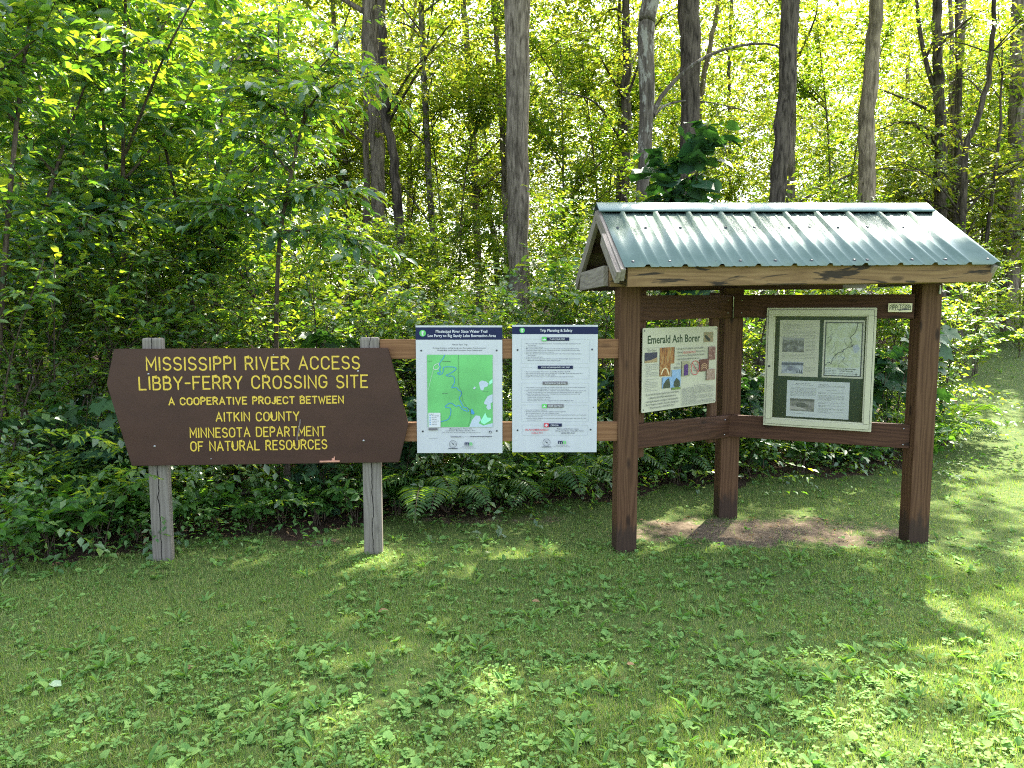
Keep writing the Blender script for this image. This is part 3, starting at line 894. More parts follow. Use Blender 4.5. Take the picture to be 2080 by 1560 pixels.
def mat_roof():
    m, nt, b, o = new_mat('green_roof_metal')
    tc = nt.nodes.new('ShaderNodeTexCoord')
    n = noise(nt, mapping(nt, tc.outputs['Object'], (1.3, 1, 2.2)), 3.0, 6, 0.65)
    n2 = noise(nt, tc.outputs['Object'], 70, 4, 0.7)
    c = ramp(nt, [(0.35, (0.085, 0.135, 0.105)), (0.65, (0.12, 0.17, 0.138))], n)
    c = mixc(nt, ramp(nt, [(0.55, (0, 0, 0)), (0.75, (0.5, 0.5, 0.5))], n2), c, (0.17, 0.25, 0.22))
    nt.links.new(c, b.inputs['Base Color'])
    nt.links.new(ramp(nt, [(0.3, (0.27,) * 3), (0.7, (0.36,) * 3)], n), b.inputs['Roughness'])
    b.inputs['Metallic'].default_value = 0.25
    b.inputs['Specular IOR Level'].default_value = 0.65
    bump(nt, noise(nt, mapping(nt, tc.outputs['Object'], (1.5, 1, 1.5)), 2.4, 2), 0.06, 0.02, b)
    return m


ROOF = mat_roof()
CAP = mat_plain('ridge_cap_metal', (0.085, 0.14, 0.135), 0.4, metal=0.25, var=0.08, scale=4)
# ribbed profile along u
prof = []
u = -.128
ribs = [.022 + .2455 * k for k in range(10)]
evs = []
for k, rb in enumerate(ribs):
    evs += [(rb - .023, 0), (rb - .010, .019), (rb + .010, .019), (rb + .023, 0)]
    if k < 9:
        for q in (.082, .164): evs += [(rb + q - .012, 0), (rb + q - .005, .004), (rb + q + .005, .004), (rb + q + .012, 0)]
prof = [(-.128, 0), (-.07, 0)] + evs + [(2.405, 0), (2.425, .02), (2.45, .018), (2.458, -.02)]
for rear in (0, 1):
    g = Geo()
    v_e = EV - .02 if not rear else 2 * RV - EV + .02
    vv = [v_e, (v_e + RV) / 2, RV]
    V = []
    for v in vv:
        for (uu, hh) in prof:
            p = roofpt(uu, v, .002)
            V.append((uu, p.y - (sl_ * hh * .8 if not rear else -sl_ * hh * .8), p.z + hh * .85))
    n = len(prof)
    Q = [[r * n + i, r * n + i + 1, (r + 1) * n + i + 1, (r + 1) * n + i] for r in range(2) for i in range(n - 1)]
    if rear: Q = [q[::-1] for q in Q]
    g.add(V, Q=Q)
    rp = link('roof_panel', g.mesh('roof_panel'), ROOF, K)
    md = rp.modifiers.new('sheet', 'SOLIDIFY'); md.thickness = .0015; md.offset = 1
    if not rear: RP = rp
cw = .105
capp = [(RV - cw, RW - cw * sl_ + .024), (RV - cw + .008, RW - cw * sl_ + .040), (RV - .03, RW + .022), (RV, RW + .038), (RV + .03, RW + .022), (RV + cw, RW - cw * sl_ + .032), (RV + cw, RW - cw * sl_ + .024), (RV, RW + .026)]
rc = prism('ridge_cap', capp, -.152, 2.435, CAP, K)
sm = None
for row, (v, us) in enumerate(((EV + .035, [-.06, .185, .50, .66, .9, 1.15, 1.45, 1.54, 1.86, 2.10, 2.41]), (.07, [-.06, .14, .39, .52, .72, .93, 1.19, 1.34, 1.56, 1.78, 1.98, 2.06]), (.28, [.022, .513, 1.004, 1.495, 1.986, 2.4]))):
    for uu in us:
        p = roofpt(uu, v, .006 if row < 2 else .027)
        if sm is None:
            g = Geo(); g.box((0, 0, 0), (.014, .014, .012)); g.tube([(0, 0, -.006), (0, 0, .001)], .011, 10); sm = g.mesh('screw')
        link('screw', sm, DARKBOLT, RP if row < 2 else rc, Matrix.Translation(p) @ Matrix.Rotation(math.atan(sl_), 4, 'X'))
# bolts at the inner corner, drip of sealant under the right end
for u, v, zs in ((.985, .63, (1.70, 1.80, .72, .84)), (1.10, .635, (1.70, 1.80)), (2.10, .0, (.73, .85))):
    for z in zs: bolt('bolt', (u, v, z), .006, STEEL, K)
g = Geo(); g.tube([(2.26, -.085, 1.90), (2.26, -.087, 1.87), (2.26, -.086, 1.835)], [.004, .006, .009], 8)
link('sealant_drip', g.mesh('sealant_drip'), WPRINT, K)
g = Geo(); g.tube([(1.04, .66, 1.83), (1.04, .66, 1.66)], .006, 6)
link('corner_rod', g.mesh('corner_rod'), STEEL, K)

# ------------------------------------------------------------------ the emerald ash borer board on the left wing
wing = R(6) + math.atan2(.68, .95)
U6, V6 = Vector((math.cos(R(6)), math.sin(R(6)), 0)), Vector((-math.sin(R(6)), math.cos(R(6)), 0))
PA = KO + U6 * .07 + V6 * (-.035)
E0 = PA + Vector((math.cos(wing), math.sin(wing), 0)) * .05 + Vector((0, 0, .996))
E = empty('pest_notice_board', E0, wing, 'cream square cornered poster board headed Emerald Ash Borer with insect pictures', 'poster')
ew, eh = .925, .60
rr = .012
ol = []
for cx_, cz_, a in ((rr, rr, 180), (ew - rr, rr, 270), (ew - rr, eh - rr, 0), (rr, eh - rr, 90)):
    ol += [(cx_ + rr * math.cos(R(a + t)), cz_ + rr * math.sin(R(a + t))) for t in (0, 30, 60, 90)]
eb = slab('poster_board', ol, .005, CREAM, E, 0)
# units: percent of width / height
AE = Art(eb, 0, eh, ew / 100, eh / 100)
AE.text('title_lettering', GREENINK, 'Emerald Ash Borer', 6, 18.5, 13.5, 69, 'l', 0.02)


def epic(name, cols, x0, y0, x1, y1, sc_=60, st=(1, 1, 1)):
    AE.rect(name, mat_photo(name, cols, sc_, 4, st), x0, y0, x1, y1)


epic('beetle_picture', [(0.10, 0.13, 0.05), (0.24, 0.2, 0.1), (0.3, 0.14, 0.07)], 80, 7, 94, 20)
AE.poly('beetle_drawing', mat_plain('beetle_green', (0.008, 0.02, 0.012), 0.3), [(81.5, 11.5), (83.5, 10.8), (86.5, 13.5), (90, 17), (89, 19.5), (85, 17.5), (82, 14)])
epic('larva_picture', [(0.012, 0.014, 0.05), (0.02, 0.02, 0.05), (0.05, 0.06, 0.04)], 2.5, 29, 18, 41)
AE.poly('ground_drawing', mat_photo('sand_drawing', [(0.2, 0.13, 0.06), (0.4, 0.3, 0.15)], 90), [(2.5, 41), (2.5, 38.5), (10, 38), (18, 35), (18, 41)])
AE.poly('beetle_drawing', mat_plain('beetle_green', (0.07, 0.10, 0.06), 0.3), [(5, 36), (8, 33.5), (13, 32), (15.5, 30.5), (15, 33), (11, 36.5), (7, 37.5)])
epic('bark_picture', [(0.04, 0.012, 0.01), (0.10, 0.03, 0.015), (0.30, 0.11, 0.02), (0.36, 0.22, 0.08), (0.12, 0.15, 0.06)], 21, 24, 40, 44, 34, (1.6, 1, .4))
epic('wood_picture', [(0.05, 0.012, 0.008), (0.27, 0.10, 0.015), (0.36, 0.24, 0.1)], 21, 43.8, 35, 58.5, 40)
AE.line('larva_drawing', mat_plain('larva_cream', (0.62, 0.5, 0.3), 0.5), resample([(23, 56), (26, 50), (30, 50), (33, 57)], 10), 1.6)
epic('tree_picture', [(0.12, 0.22, 0.4), (0.2, 0.34, 0.52), (0.28, 0.4, 0.55)], 37, 52, 48.5, 76.5, 14)
epic('tree_picture#2', [(0.1, 0.2, 0.38), (0.18, 0.32, 0.5), (0.3, 0.42, 0.55)], 24.5, 60, 38.5, 73.5, 14)
AE.poly('tree_drawing', mat_photo('tree_drawing', [(0.02, 0.03, 0.015), (0.06, 0.08, 0.04)], 90), [(25, 73.4), (26, 68), (30, 63), (33, 61.5), (34, 66), (35, 72), (34, 73.4)])
AE.poly('tree_drawing', mat_photo('bare_tree_drawing', [(0.08, 0.05, 0.03), (0.16, 0.1, 0.06)], 90), [(39, 72), (39.5, 67), (43, 62), (47, 66), (48, 72), (44, 75)])
AE.rect('field_drawing', mat_photo('field_drawing', [(0.08, 0.16, 0.03), (0.2, 0.25, 0.06)], 50), 37, 73.5, 48.5, 76.5)
epic('trap_picture', [(0.2, 0.22, 0.12), (0.35, 0.32, 0.2), (0.1, 0.1, 0.06)], 49.5, 42, 60.5, 61, 50)
AE.poly('trap_drawing', mat_plain('purple_trap', (0.07, 0.025, 0.14), 0.4, var=0.2), [(52, 48), (56, 45.5), (58, 48), (58, 60), (52.3, 60.5)])
epic('hole_picture', [(0.05, 0.015, 0.015), (0.18, 0.07, 0.05), (0.35, 0.25, 0.2)], 86.5, 26, 96.5, 43, 45)
epic('gallery_picture', [(0.07, 0.02, 0.012), (0.15, 0.05, 0.03)], 74, 41.5, 87, 57, 40)
for k in range(3): AE.line('gallery_drawing', mat_plain('tunnel_tan', (0.42, 0.26, 0.14), 0.5), resample([(76.5, 50 + k * 2.6), (79, 47.5 + k * 2.2), (82, 47.6 + k * 2.4), (84.5, 50 + k * 2.2)], 10), 0.9)
epic('bark_hole_picture', [(0.15, 0.07, 0.05), (0.3, 0.2, 0.15), (0.36, 0.28, 0.22)], 84, 55, 96.5, 69, 60)
EL = [(67.5 + 5.8 * math.cos(t), 51.5 + 8.8 * math.sin(t)) for t in np.linspace(0, 6.283, 30)]
AE.line('ban_ring', RED, EL, .75)
AE.line('ban_slash', RED, [(63.4, 45.5), (71.6, 57.5)], .75)
for s, x, y, sz, wd in (('Out of', 68, 48.5, 3.2, 5), ('county', 67.5, 52, 3.2, 5.5), ('firewood', 67.5, 55.6, 3.2, 7)): AE.text('body_lettering', INK, s, x, y, sz, wd, 'c')
for s, x, y, sz, wd, al in (('The Culprit', 5, 27.6, 3.6, 11, 'l'), ('The', 46, 46, 3.6, 3.2, 'r'), ('Problem', 46.3, 50.5, 3.6, 8, 'r'),
                           ('Be a part of the solution\u2014not the problem!', 43, 27.5, 3.6, 37, 'l'), ('Please', 43, 31.8, 3.6, 6, 'l'), ('from out of the', 68, 31.8, 3.6, 13, 'l'),
                           ('county into our campgrounds. Your firewood', 43, 36, 3.6, 38, 'l'), ('may bring the culprit into our area.', 43, 40.2, 3.6, 30, 'l'),
                           ('If you see this insect or a purple trap in our county', 4, 82, 3.7, 42, 'l'), ('please check the MDA website about the', 8, 86.2, 3.7, 34, 'l'), ('www.mda.state.mn.us and go to the Emerald Ash', 4, 90.4, 3.7, 41, 'l'),
                           ('Borer Program or contact the Aitkin County Land', 4, 94.2, 3.5, 41, 'l'), ('Department at 218-927-7364', 9, 98, 3.3, 31, 'l')):
    AE.text('body_lettering', INK, s, x, y - (2.0 if y > 80 else 0), sz, wd, al)
AE.text('red_lettering', RED, "don't bring firewood", 50, 31.8, 3.6, 17, 'l')
AE.rect('red_lettering', RED, 50, 32.3, 67, 32.6)
lt = 'Emerald ash borer is an insect that attacks and kills ash trees adults are small metallic green beetles larvae feed under the bark and cut off water'.split()
r_ = random.Random(3)
for i in range(16):
    AE.text('small_lettering', GREYINK, ' '.join(r_.sample(lt, 3)), 2.6, 43.5 + i * 1.95 + (2 if i > 7 else 0), 1.7, 15.5 if i % 5 != 4 else 7)
for i in range(17):
    AE.text('small_lettering', GREYINK, ' '.join(r_.sample(lt, 9)), 50, 76.5 + i * 1.32, 1.6, 46 if i not in (7, 12) else 20)
AE.text('small_lettering', GREYINK, 'Emerald ash borer galleries', 66, 74.5, 1.8, 20)
AE.line('rule', GREYINK, [(2, 23.5), (18.5, 23.5)], .25)
AE.done()
for x, z in ((.02, .02), (ew - .02, .02), (ew - .02, eh - .02), (.02, eh - .02)): bolt('bolt', (x, -.0005, z), .0055, DARKBOLT, eb)

# ------------------------------------------------------------------ glazed notice case on the right wing
wr = R(6) - math.atan2(.68, 1.07)
PB = KO + U6 * 1.02 + V6 * .66
dr = Vector((math.cos(wr), math.sin(wr), 0))
nr_ = Vector((math.sin(wr), -math.cos(wr), 0))
C0 = PB + dr * .277 + Vector((0, 0, .815)) + nr_ * .012
NC = empty('notice_case', C0, wr, 'cream framed glazed notice case with dark green backing and three papers inside', 'notice case')
cw_, ch_ = .772, .925
fw = .066
for a, b in (((0, fw / 2), (cw_, fw / 2)), ((0, ch_ - fw / 2), (cw_, ch_ - fw / 2))):
    board('frame', (a[0], .018, a[1]), (b[0], .018, b[1]), fw, .05, CREAMFRAME, NC, skew=None)
for x in (fw / 2, cw_ - fw / 2):
    board('frame', (x, .018, fw + .001), (x, .018, ch_ - fw - .001), fw, .05, CREAMFRAME, NC, up=(1, 0, 0))
# inner door frame, a few millimetres proud, with a dark gap round it
di = .017
for a, b in (((di, di + .019), (cw_ - di, di + .019)), ((di, ch_ - di - .019), (cw_ - di, ch_ - di - .019))):
    board('door_frame', (a[0], -.012, a[1]), (b[0], -.012, b[1]), .038, .012, CREAMFRAME, NC, bev=.003)
for x in (di + .019, cw_ - di - .019):
    board('door_frame', (x, -.012, di + .039), (x, -.012, ch_ - di - .039), .038, .012, CREAMFRAME, NC, up=(1, 0, 0), bev=.003)
g = Geo()
for x0, z0, x1, z1 in ((di - .003, di - .003, cw_ - di + .003, di - .0005), (di - .003, ch_ - di + .0005, cw_ - di + .003, ch_ - di + .003), (di - .003, di, di - .0005, ch_ - di), (cw_ - di + .0005, di, cw_ - di + .003, ch_ - di)):
    g.add([(x0, -.0075, z0), (x1, -.0075, z0), (x1, -.0075, z1), (x0, -.0075, z1)], Q=[[0, 1, 2, 3]])
link('door_gap', g.mesh('door_gap'), INK, NC)
g = Geo(); g.box((cw_ / 2, .036, ch_ / 2), (cw_ - .1, .006, ch_ - .1)); link('backing', g.mesh('backing'), CASEGREEN, NC)
m, nt, b, o = new_mat('case_glass')
tr = nt.nodes.new('ShaderNodeBsdfTransparent'); gl = nt.nodes.new('ShaderNodeBsdfGlossy'); gl.inputs['Roughness'].default_value = 0.02
fr = nt.nodes.new('ShaderNodeFresnel'); fr.inputs[0].default_value = 1.5
mx = nt.nodes.new('ShaderNodeMixShader')
nt.links.new(fr.outputs[0], mx.inputs[0]); nt.links.new(tr.outputs[0], mx.inputs[1]); nt.links.new(gl.outputs[0], mx.inputs[2]); nt.links.new(mx.outputs[0], o.inputs['Surface'])
g = Geo(); g.add([(.05, -.004, .05), (cw_ - .05, -.004, .05), (cw_ - .05, -.004, ch_ - .05), (.05, -.004, ch_ - .05)], Q=[[0, 1, 2, 3]])
link('glass_pane', g.mesh('glass_pane'), m, NC)
bolt('lock', (.033, -.018, .47), .009, DARKBOLT, NC)


def sheet(name, x0, z0, w_, h_, lab, mat=PAPER, grp='papers inside the notice case', tiltz=0.0):
    o = empty(name, C0 + dr * x0 + Vector((0, 0, z0)) - nr_ * .031, wr, lab, 'paper', grp)
    b = slab('paper_sheet', [(0, 0), (0, h_), (w_, h_), (w_, 0)][::-1], .0015, mat, o, 0)
    return Art(b, 0, h_, w_ / 100, h_ / 100)


LW = 'the ferry crossed the river here carrying settlers wagons and mail between the landing and the old county road before the bridge was built in'.split()


def para(A, x, y, w_, n, dy, sz, last=0.6):
    for i in range(n):
        A.text('print', GREYINK, ' '.join(r_.choices(LW, k=9)), x, y + i * dy, sz, w_ * (last if i == n - 1 else 1.0))


BW1 = mat_photo('grey_photograph', [(0.02, 0.02, 0.022), (0.10, 0.10, 0.10), (0.33, 0.33, 0.32)], 38)
BW2 = mat_photo('pale_photograph', [(0.10, 0.11, 0.16), (0.33, 0.35, 0.40), (0.50, 0.52, 0.55)], 22)
S1 = sheet('history_page', .097, .393, .288, .437, 'portrait page of text with two old photographs, upper left in the case')
para(S1, 8, 8, 80, 2, 2.3, 2.0); para(S1, 8, 13, 66, 1, 2, 2.0, 1); para(S1, 8, 16, 48, 2, 2.2, 2.0); para(S1, 8, 20, 82, 3, 2.2, 2.0, 1); para(S1, 8, 27.5, 82, 2, 2.4, 2.0, 1)
S1.rect('photograph', BW1, 8, 31, 63, 57); S1.rect('sky_tone', mat_photo('sky_tone', [(0.2, 0.2, 0.2), (0.3, 0.3, 0.3)], 20), 8, 31, 63, 36)
para(S1, 66, 33, 24, 11, 2.35, 1.9, 1); para(S1, 8, 61, 82, 4, 2.4, 2.0, 1)
S1.rect('pale_photograph', BW2, 8, 74, 63, 95); S1.rect('treeline_tone', mat_photo('treeline_tone', [(0.02, 0.03, 0.07), (0.07, 0.08, 0.14)], 60), 8, 75.5, 63, 80); S1.disc('rock_tone', mat_photo('rock_tone', [(0.06, 0.07, 0.12), (0.2, 0.2, 0.27)], 60), 30, 86, 7, ry=4.4)
for x in (48, 54, 59): S1.poly('treeline_tone', None, [(x - 3, 94), (x, 87), (x + 3, 94)])
para(S1, 66, 84, 26, 4, 2.2, 1.9, .6)
S1.done()
S2 = sheet('map_page', .413, .393, .284, .437, 'portrait map print with a thick dark border, upper right in the case')
S2.rect('border', INK, 4, 3, 96, 97.2); S2.rect('map_picture', mat_photo('map_paper', [(0.24, 0.29, 0.14), (0.38, 0.42, 0.26), (0.46, 0.50, 0.38), (0.40, 0.46, 0.44)], 18, 6), 7, 5, 93, 95.4)
S2.poly('marsh_tone', mat_photo('map_blue', [(0.26, 0.29, 0.38), (0.38, 0.42, 0.44)], 50), [(72, 44), (85, 41), (90, 48), (84, 56), (76, 55)])
S2.rect('legend_box', mat_photo('map_white', [(0.46, 0.50, 0.46), (0.52, 0.55, 0.5)], 30), 7, 82, 93, 95.4)
rv = [(82, 6), (80, 14), (76, 22), (67, 28), (70, 36), (68, 40), (73, 43), (60, 47), (50, 53), (35, 58), (30, 62), (25, 67), (24, 72), (14, 75), (8, 77)]
P = resample(rv, 60); P = P + np.random.default_rng(2).normal(0, .9, P.shape)
S2.line('river', INK, P, 1.3)
for k in range(12):
    a = np.array([r_.uniform(12, 60), r_.uniform(12, 70)]); S2.line('road', GREYINK, resample([a, a + [r_.uniform(-8, 8), 6], a + [r_.uniform(-12, 12), 14]], 8), .5)
S2.text('print', INK, 'Tracing the Mighty Mississippi', 60, 85, 3.2, 46, 'c', .01); S2.text('print', INK, 'in Aitkin County, MN', 60, 88.6, 3.2, 32, 'c', .01); S2.text('print', INK, 'Lee Ferry Landing - Aitkin Co.', 60, 93, 2.4, 36, 'c')
for i in range(4): S2.text('print', GREYINK, 'public access ramp', 9, 85 + i * 2.6, 1.9, 14); S2.text('print', GREYINK, 'camp site', 25, 85 + i * 2.6, 1.9, 10)
S2.poly('compass_rose', INK, [(84, 93.5 - 3.5), (85, 92.5 - 0), (88.5, 93.2), (85, 94), (84, 96 - .8), (83, 94), (79.5, 93.2), (83, 92.5)])
S2.done()
S3 = sheet('story_page', .165, .078, .447, .283, 'white landscape page with one old photograph, lowest in the case', PAPER2)
S3.text('print', INK, 'HISTORY OF THE LIBBY FERRY', 26, 9, 3.2, 24, 'c', .012); S3.text('print', GREYINK, 'A Crossing Site on the Mississippi River 1893 - 1950 Aitkin Co.', 27, 12.5, 2.4, 36, 'c')
for i in range(10): S3.text('print', GREYINK, ' '.join(r_.choices(LW, k=8)), 6, 20 + i * 2.5, 2.3, 41 if i < 9 else 22)
S3.rect('photograph', mat_photo('old_photograph', [(0.06, 0.06, 0.055), (0.17, 0.16, 0.15), (0.34, 0.32, 0.30)], 34), 6, 49.5, 45.5, 84)
S3.rect('treeline_tone', mat_photo('dark_treeline', [(0.03, 0.03, 0.03), (0.1, 0.1, 0.1)], 60), 6, 49.5, 45.5, 55); S3.poly('bank_tone', mat_photo('bank_tone', [(0.25, 0.23, 0.2), (0.5, 0.47, 0.43)], 50), [(6, 72), (20, 73), (34, 78), (30, 80), (10, 80), (6, 82)])
S3.poly('ferry_tone', mat_photo('ferry_tone', [(0.012, 0.012, 0.012), (0.1, 0.1, 0.1)], 80), [(15, 66), (18, 60), (30, 61), (35, 68), (34, 73), (18, 73)])
for y, n, l in ((9, 1, .5), (12, 3, .25), (24, 1, .55), (31, 2, .3), (38.5, 6, .5), (58, 2, .3), (66, 2, .3), (74, 3, .4), (83, 2, .5)):
    para(S3, 51 if n > 1 or y < 12 else 64, y, 41 if n > 1 else 30, n, 2.5, 2.3, l)
S3.text('print', GREYINK, 'Ferry landing photograph about 1910', 6, 91, 2.2, 22)
S3.done()

# small cream plate on the upper right rail
PL0 = PB + dr * 1.121 + Vector((0, 0, 1.707)) + nr_ * .004
PL = empty('rail_plate', PL0, wr, 'small cream lettered plate screwed to the upper rail beside the case', 'plate')
pb = slab('plate', [(0, 0), (0, .064), (.155, .064), (.155, 0)][::-1], .003, mat_plain('plate_cream', (0.6, 0.55, 0.36), 0.5, var=.08), PL, .0008)
AP = Art(pb, 0, .064, .00155, .00155)
stroke_line(AP, 'plate_lettering', GREENINK, 'RIPPLESIPPI', 7, 94, 30, 19, 2.4)
AP.text('small_print', GREENINK, 'Paddle the Mississippi River', 52, 8, 6, 78, 'c', .01)
AP.line('scribble', INK, resample([(28, 33), (45, 29), (62, 25), (75, 24), (95, 29), (80, 28), (60, 30), (45, 35), (58, 32), (85, 30)], 30), 2.0)
AP.done()

# ------------------------------------------------------------------ ground
def gz(x, y):
    """height of the ground"""
    x, y = np.asarray(x, float), np.asarray(y, float)
    r = np.clip(y - 6.6, 0, 14)
    z = 0.092 * r * np.clip(r / 2.5, 0, 1) ** 0.5 + 0.02 * np.clip(y - 20.6, 0, 200)
    z = z + 0.015 * np.sin(x * 1.7 + 1) * np.sin(y * 1.3) * np.clip(np.abs(y - 5.3) - .6, 0, 1)
    return z


EDGE = np.array([(-30, 3.2), (-6, 4.0), (-3.3, 4.75), (-2.6, 5.3), (-1.6, 5.55), (-.95, 6.0), (-.16, 6.15), (.95, 6.7), (2.2, 7.2), (4.1, 7.6), (4.5, 7.8)])


def lawn(x, y):
    """1 on the mown grass, 0 under the bushes"""
    x, y = np.asarray(x, float), np.asarray(y, float)
    e = np.interp(x, EDGE[:, 0], EDGE[:, 1]) + .12 * np.sin(x * 5.1) + .07 * np.sin(x * 13 + 1)
    a = y < e
    b = (x > 4.55 + (y - 7.8) * .62 + .15 * np.sin(y * 3)) & (y < 19.5) & (x < 4.6 + (y - 4) * .9 + 2.5)
    c = (y < 7.8) & (x > 4.5)
    return a | b | c


def soil(x, y):
    """bare trodden soil: 0..1"""
    x, y = np.asarray(x, float), np.asarray(y, float)
    n = .25 * np.sin(x * 7.3 + 2 * np.sin(y * 3.1)) * np.sin(y * 8.7 + x) + .18 * np.sin(x * 17 + y * 5) * np.sin(y * 19 - x * 6)
    d = 1.25 - np.sqrt(((x - 1.95) / 1.15) ** 2 + ((y - 5.62) / .42) ** 2) + n
    d2 = .95 - np.sqrt(((x + .25) / .9) ** 2 + ((y - 5.95) / .25) ** 2) + n
    d3 = .8 - np.sqrt(((x + 1.5) / .45) ** 2 + ((y - 5.35) / .2) ** 2) + n
    d4 = .9 - np.sqrt(((x - 3.0) / .4) ** 2 + ((y - 5.55) / .3) ** 2) + n
    d5 = .9 - np.sqrt(((x - 11.2) / 1.2) ** 2 + ((y - 14) / 1.6) ** 2)
    return np.clip(np.maximum.reduce([d * 1.3, d2, d3, d4, d5 * 1.3]), 0, 1)


def axis(lo, hi, step, far, growth=1.35):
    a = list(np.arange(lo, hi + 1e-6, step))
    s, v = step, lo
    l = []
    while v > -far:
        s *= growth; v -= s; l.append(v)
    s, v = step, hi
    h = []
    while v < far:
        s *= growth; v += s; h.append(v)
    return np.array(l[::-1] + a + h)


gx, gy = axis(-5, 9, .07, 400), axis(1.5, 9.5, .07, 400)
GX, GY = np.meshgrid(gx, gy)
GZ = gz(GX, GY) + np.where((np.abs(GX) < 9) & (GY < 10), .006 * np.sin(GX * 31 + np.sin(GY * 23) * 2) * np.sin(GY * 37), 0)
nx, ny = len(gx), len(gy)
I = (np.arange(ny - 1)[:, None] * nx + np.arange(nx - 1)[None, :]).ravel()
gme = np_mesh('ground', np.stack([GX.ravel(), GY.ravel(), GZ.ravel()], -1), [np.stack([I, I + 1, I + nx + 1, I + nx], -1)], True)
for nm, fn in (('soil', soil), ('lawn', lambda x, y: lawn(x, y).astype(float))):
    at_ = gme.attributes.new(nm, 'FLOAT', 'POINT')
    at_.data.foreach_set('value', fn(GX, GY).ravel().astype(np.float32))
m, nt, b, o = new_mat('ground_soil_and_moss')
tc = nt.nodes.new('ShaderNodeTexCoord')
n1 = noise(nt, tc.outputs['Object'], 22, 6, 0.7)
n2 = noise(nt, tc.outputs['Object'], 2.1, 5, 0.6)
n3 = noise(nt, tc.outputs['Object'], 90, 4, 0.7)
moss = ramp(nt, [(0.3, (0.036, 0.066, 0.017)), (0.5, (0.065, 0.10, 0.026)), (0.7, (0.11, 0.112, 0.04))], n1)
dirt = ramp(nt, [(0.3, (0.05, 0.037, 0.024)), (0.55, (0.115, 0.088, 0.060)), (0.72, (0.20, 0.16, 0.115))], n1)
litter = ramp(nt, [(0.35, (0.018, 0.013, 0.009)), (0.55, (0.055, 0.037, 0.025)), (0.7, (0.12, 0.08, 0.05))], n3)
aS = nt.nodes.new('ShaderNodeAttribute'); aS.attribute_name = 'soil'
aL = nt.nodes.new('ShaderNodeAttribute'); aL.attribute_name = 'lawn'
sf = math_node(nt, 'ADD', aS.outputs['Fac'], math_node(nt, 'MULTIPLY', math_node(nt, 'SUBTRACT', n1, 0.5), 1.3))
c = mixc(nt, ramp(nt, [(0.35, (0, 0, 0)), (0.75, (1, 1, 1))], sf), moss, dirt)
lf = math_node(nt, 'ADD', aL.outputs['Fac'], math_node(nt, 'MULTIPLY', math_node(nt, 'SUBTRACT', n1, 0.5), 0.9))
c = mixc(nt, ramp(nt, [(0.4, (0, 0, 0)), (0.6, (1, 1, 1))], lf), litter, c)
nt.links.new(c, b.inputs['Base Color'])
b.inputs['Roughness'].default_value = 0.95
b.inputs['Specular IOR Level'].default_value = 0.1
bump(nt, math_node(nt, 'ADD', n1, n3), 0.6, 0.02, b)
tag(link('ground', gme, m), kind='structure')

# ------------------------------------------------------------------ leaves
# templates: x along the leaf, y across, z up; faces
TPL = {
    'small': (np.array([(0, 0, 0), (.45, .5, .09), (1, 0, -.06), (.45, -.5, .09)]), [(0, 3, 2), (0, 2, 1)], []),
    'oval': (np.array([(0, 0, 0), (.28, .44, .10), (.66, .36, .07), (1, 0, -.12), (.66, -.36, .07), (.28, -.44, .10), (.3, 0, 0), (.68, 0, -.02)]),
             [(0, 5, 6), (0, 6, 1), (7, 4, 3), (7, 3, 2)], [(6, 5, 4, 7), (1, 6, 7, 2)]),
    'broad': (np.array([(.05, 0, 0), (-.08, .3, .06), (.2, .56, .05), (.6, .48, .02), (1, 0, -.15), (.6, -.48, .02), (.2, -.56, .05), (-.08, -.3, .06), (.45, 0, -.03)]),
              [(0, 8, 1), (1, 8, 2), (2, 8, 3), (3, 8, 4), (4, 8, 5), (5, 8, 6), (6, 8, 7), (7, 8, 0)], []),
    'lobed': (np.array([(.0, 0, 0), (-.1, .32, .05), (.12, .5, .02), (.3, .34, .04), (.55, .56, -.03), (.62, .26, .02), (1, 0, -.14), (.62, -.26, .02), (.55, -.56, -.03), (.3, -.34, .04), (.12, -.5, .02), (-.1, -.32, .05), (.4, 0, -.02)]),
              [(i, 12, (i + 1) % 12) for i in range(12)], []),
    'blade': (np.array([(0, .5, 0), (0, -.5, 0), (.55, -.36, .0), (.55, .36, .0), (1, 0, -.2)]), [(3, 2, 4)], [(0, 1, 2, 3)]),
}


def unit(a):
    return a / (np.linalg.norm(a, axis=-1, keepdims=True) + 1e-9)


def leaves(g, tpl, P, A, N, L, W):
    V0, T0, Q0 = TPL[tpl]
    n = len(P)
    if n == 0: return
    A = unit(A)
    S = unit(np.cross(N, A))
    N = np.cross(A, S)
    L = np.broadcast_to(L, (n,))[:, None, None]
    W = np.broadcast_to(W, (n,))[:, None, None]
    V = P[:, None, :] + A[:, None, :] * (V0[None, :, 0:1] * L) + S[:, None, :] * (V0[None, :, 1:2] * W) + N[:, None, :] * (V0[None, :, 2:3] * L)
    off = (np.arange(n) * len(V0))[:, None, None]
    T = (np.array(T0)[None] + off).reshape(-1, 3) if T0 else None
    Q = (np.array(Q0)[None] + off).reshape(-1, 4) if Q0 else None
    g.add(V.reshape(-1, 3), T, Q)


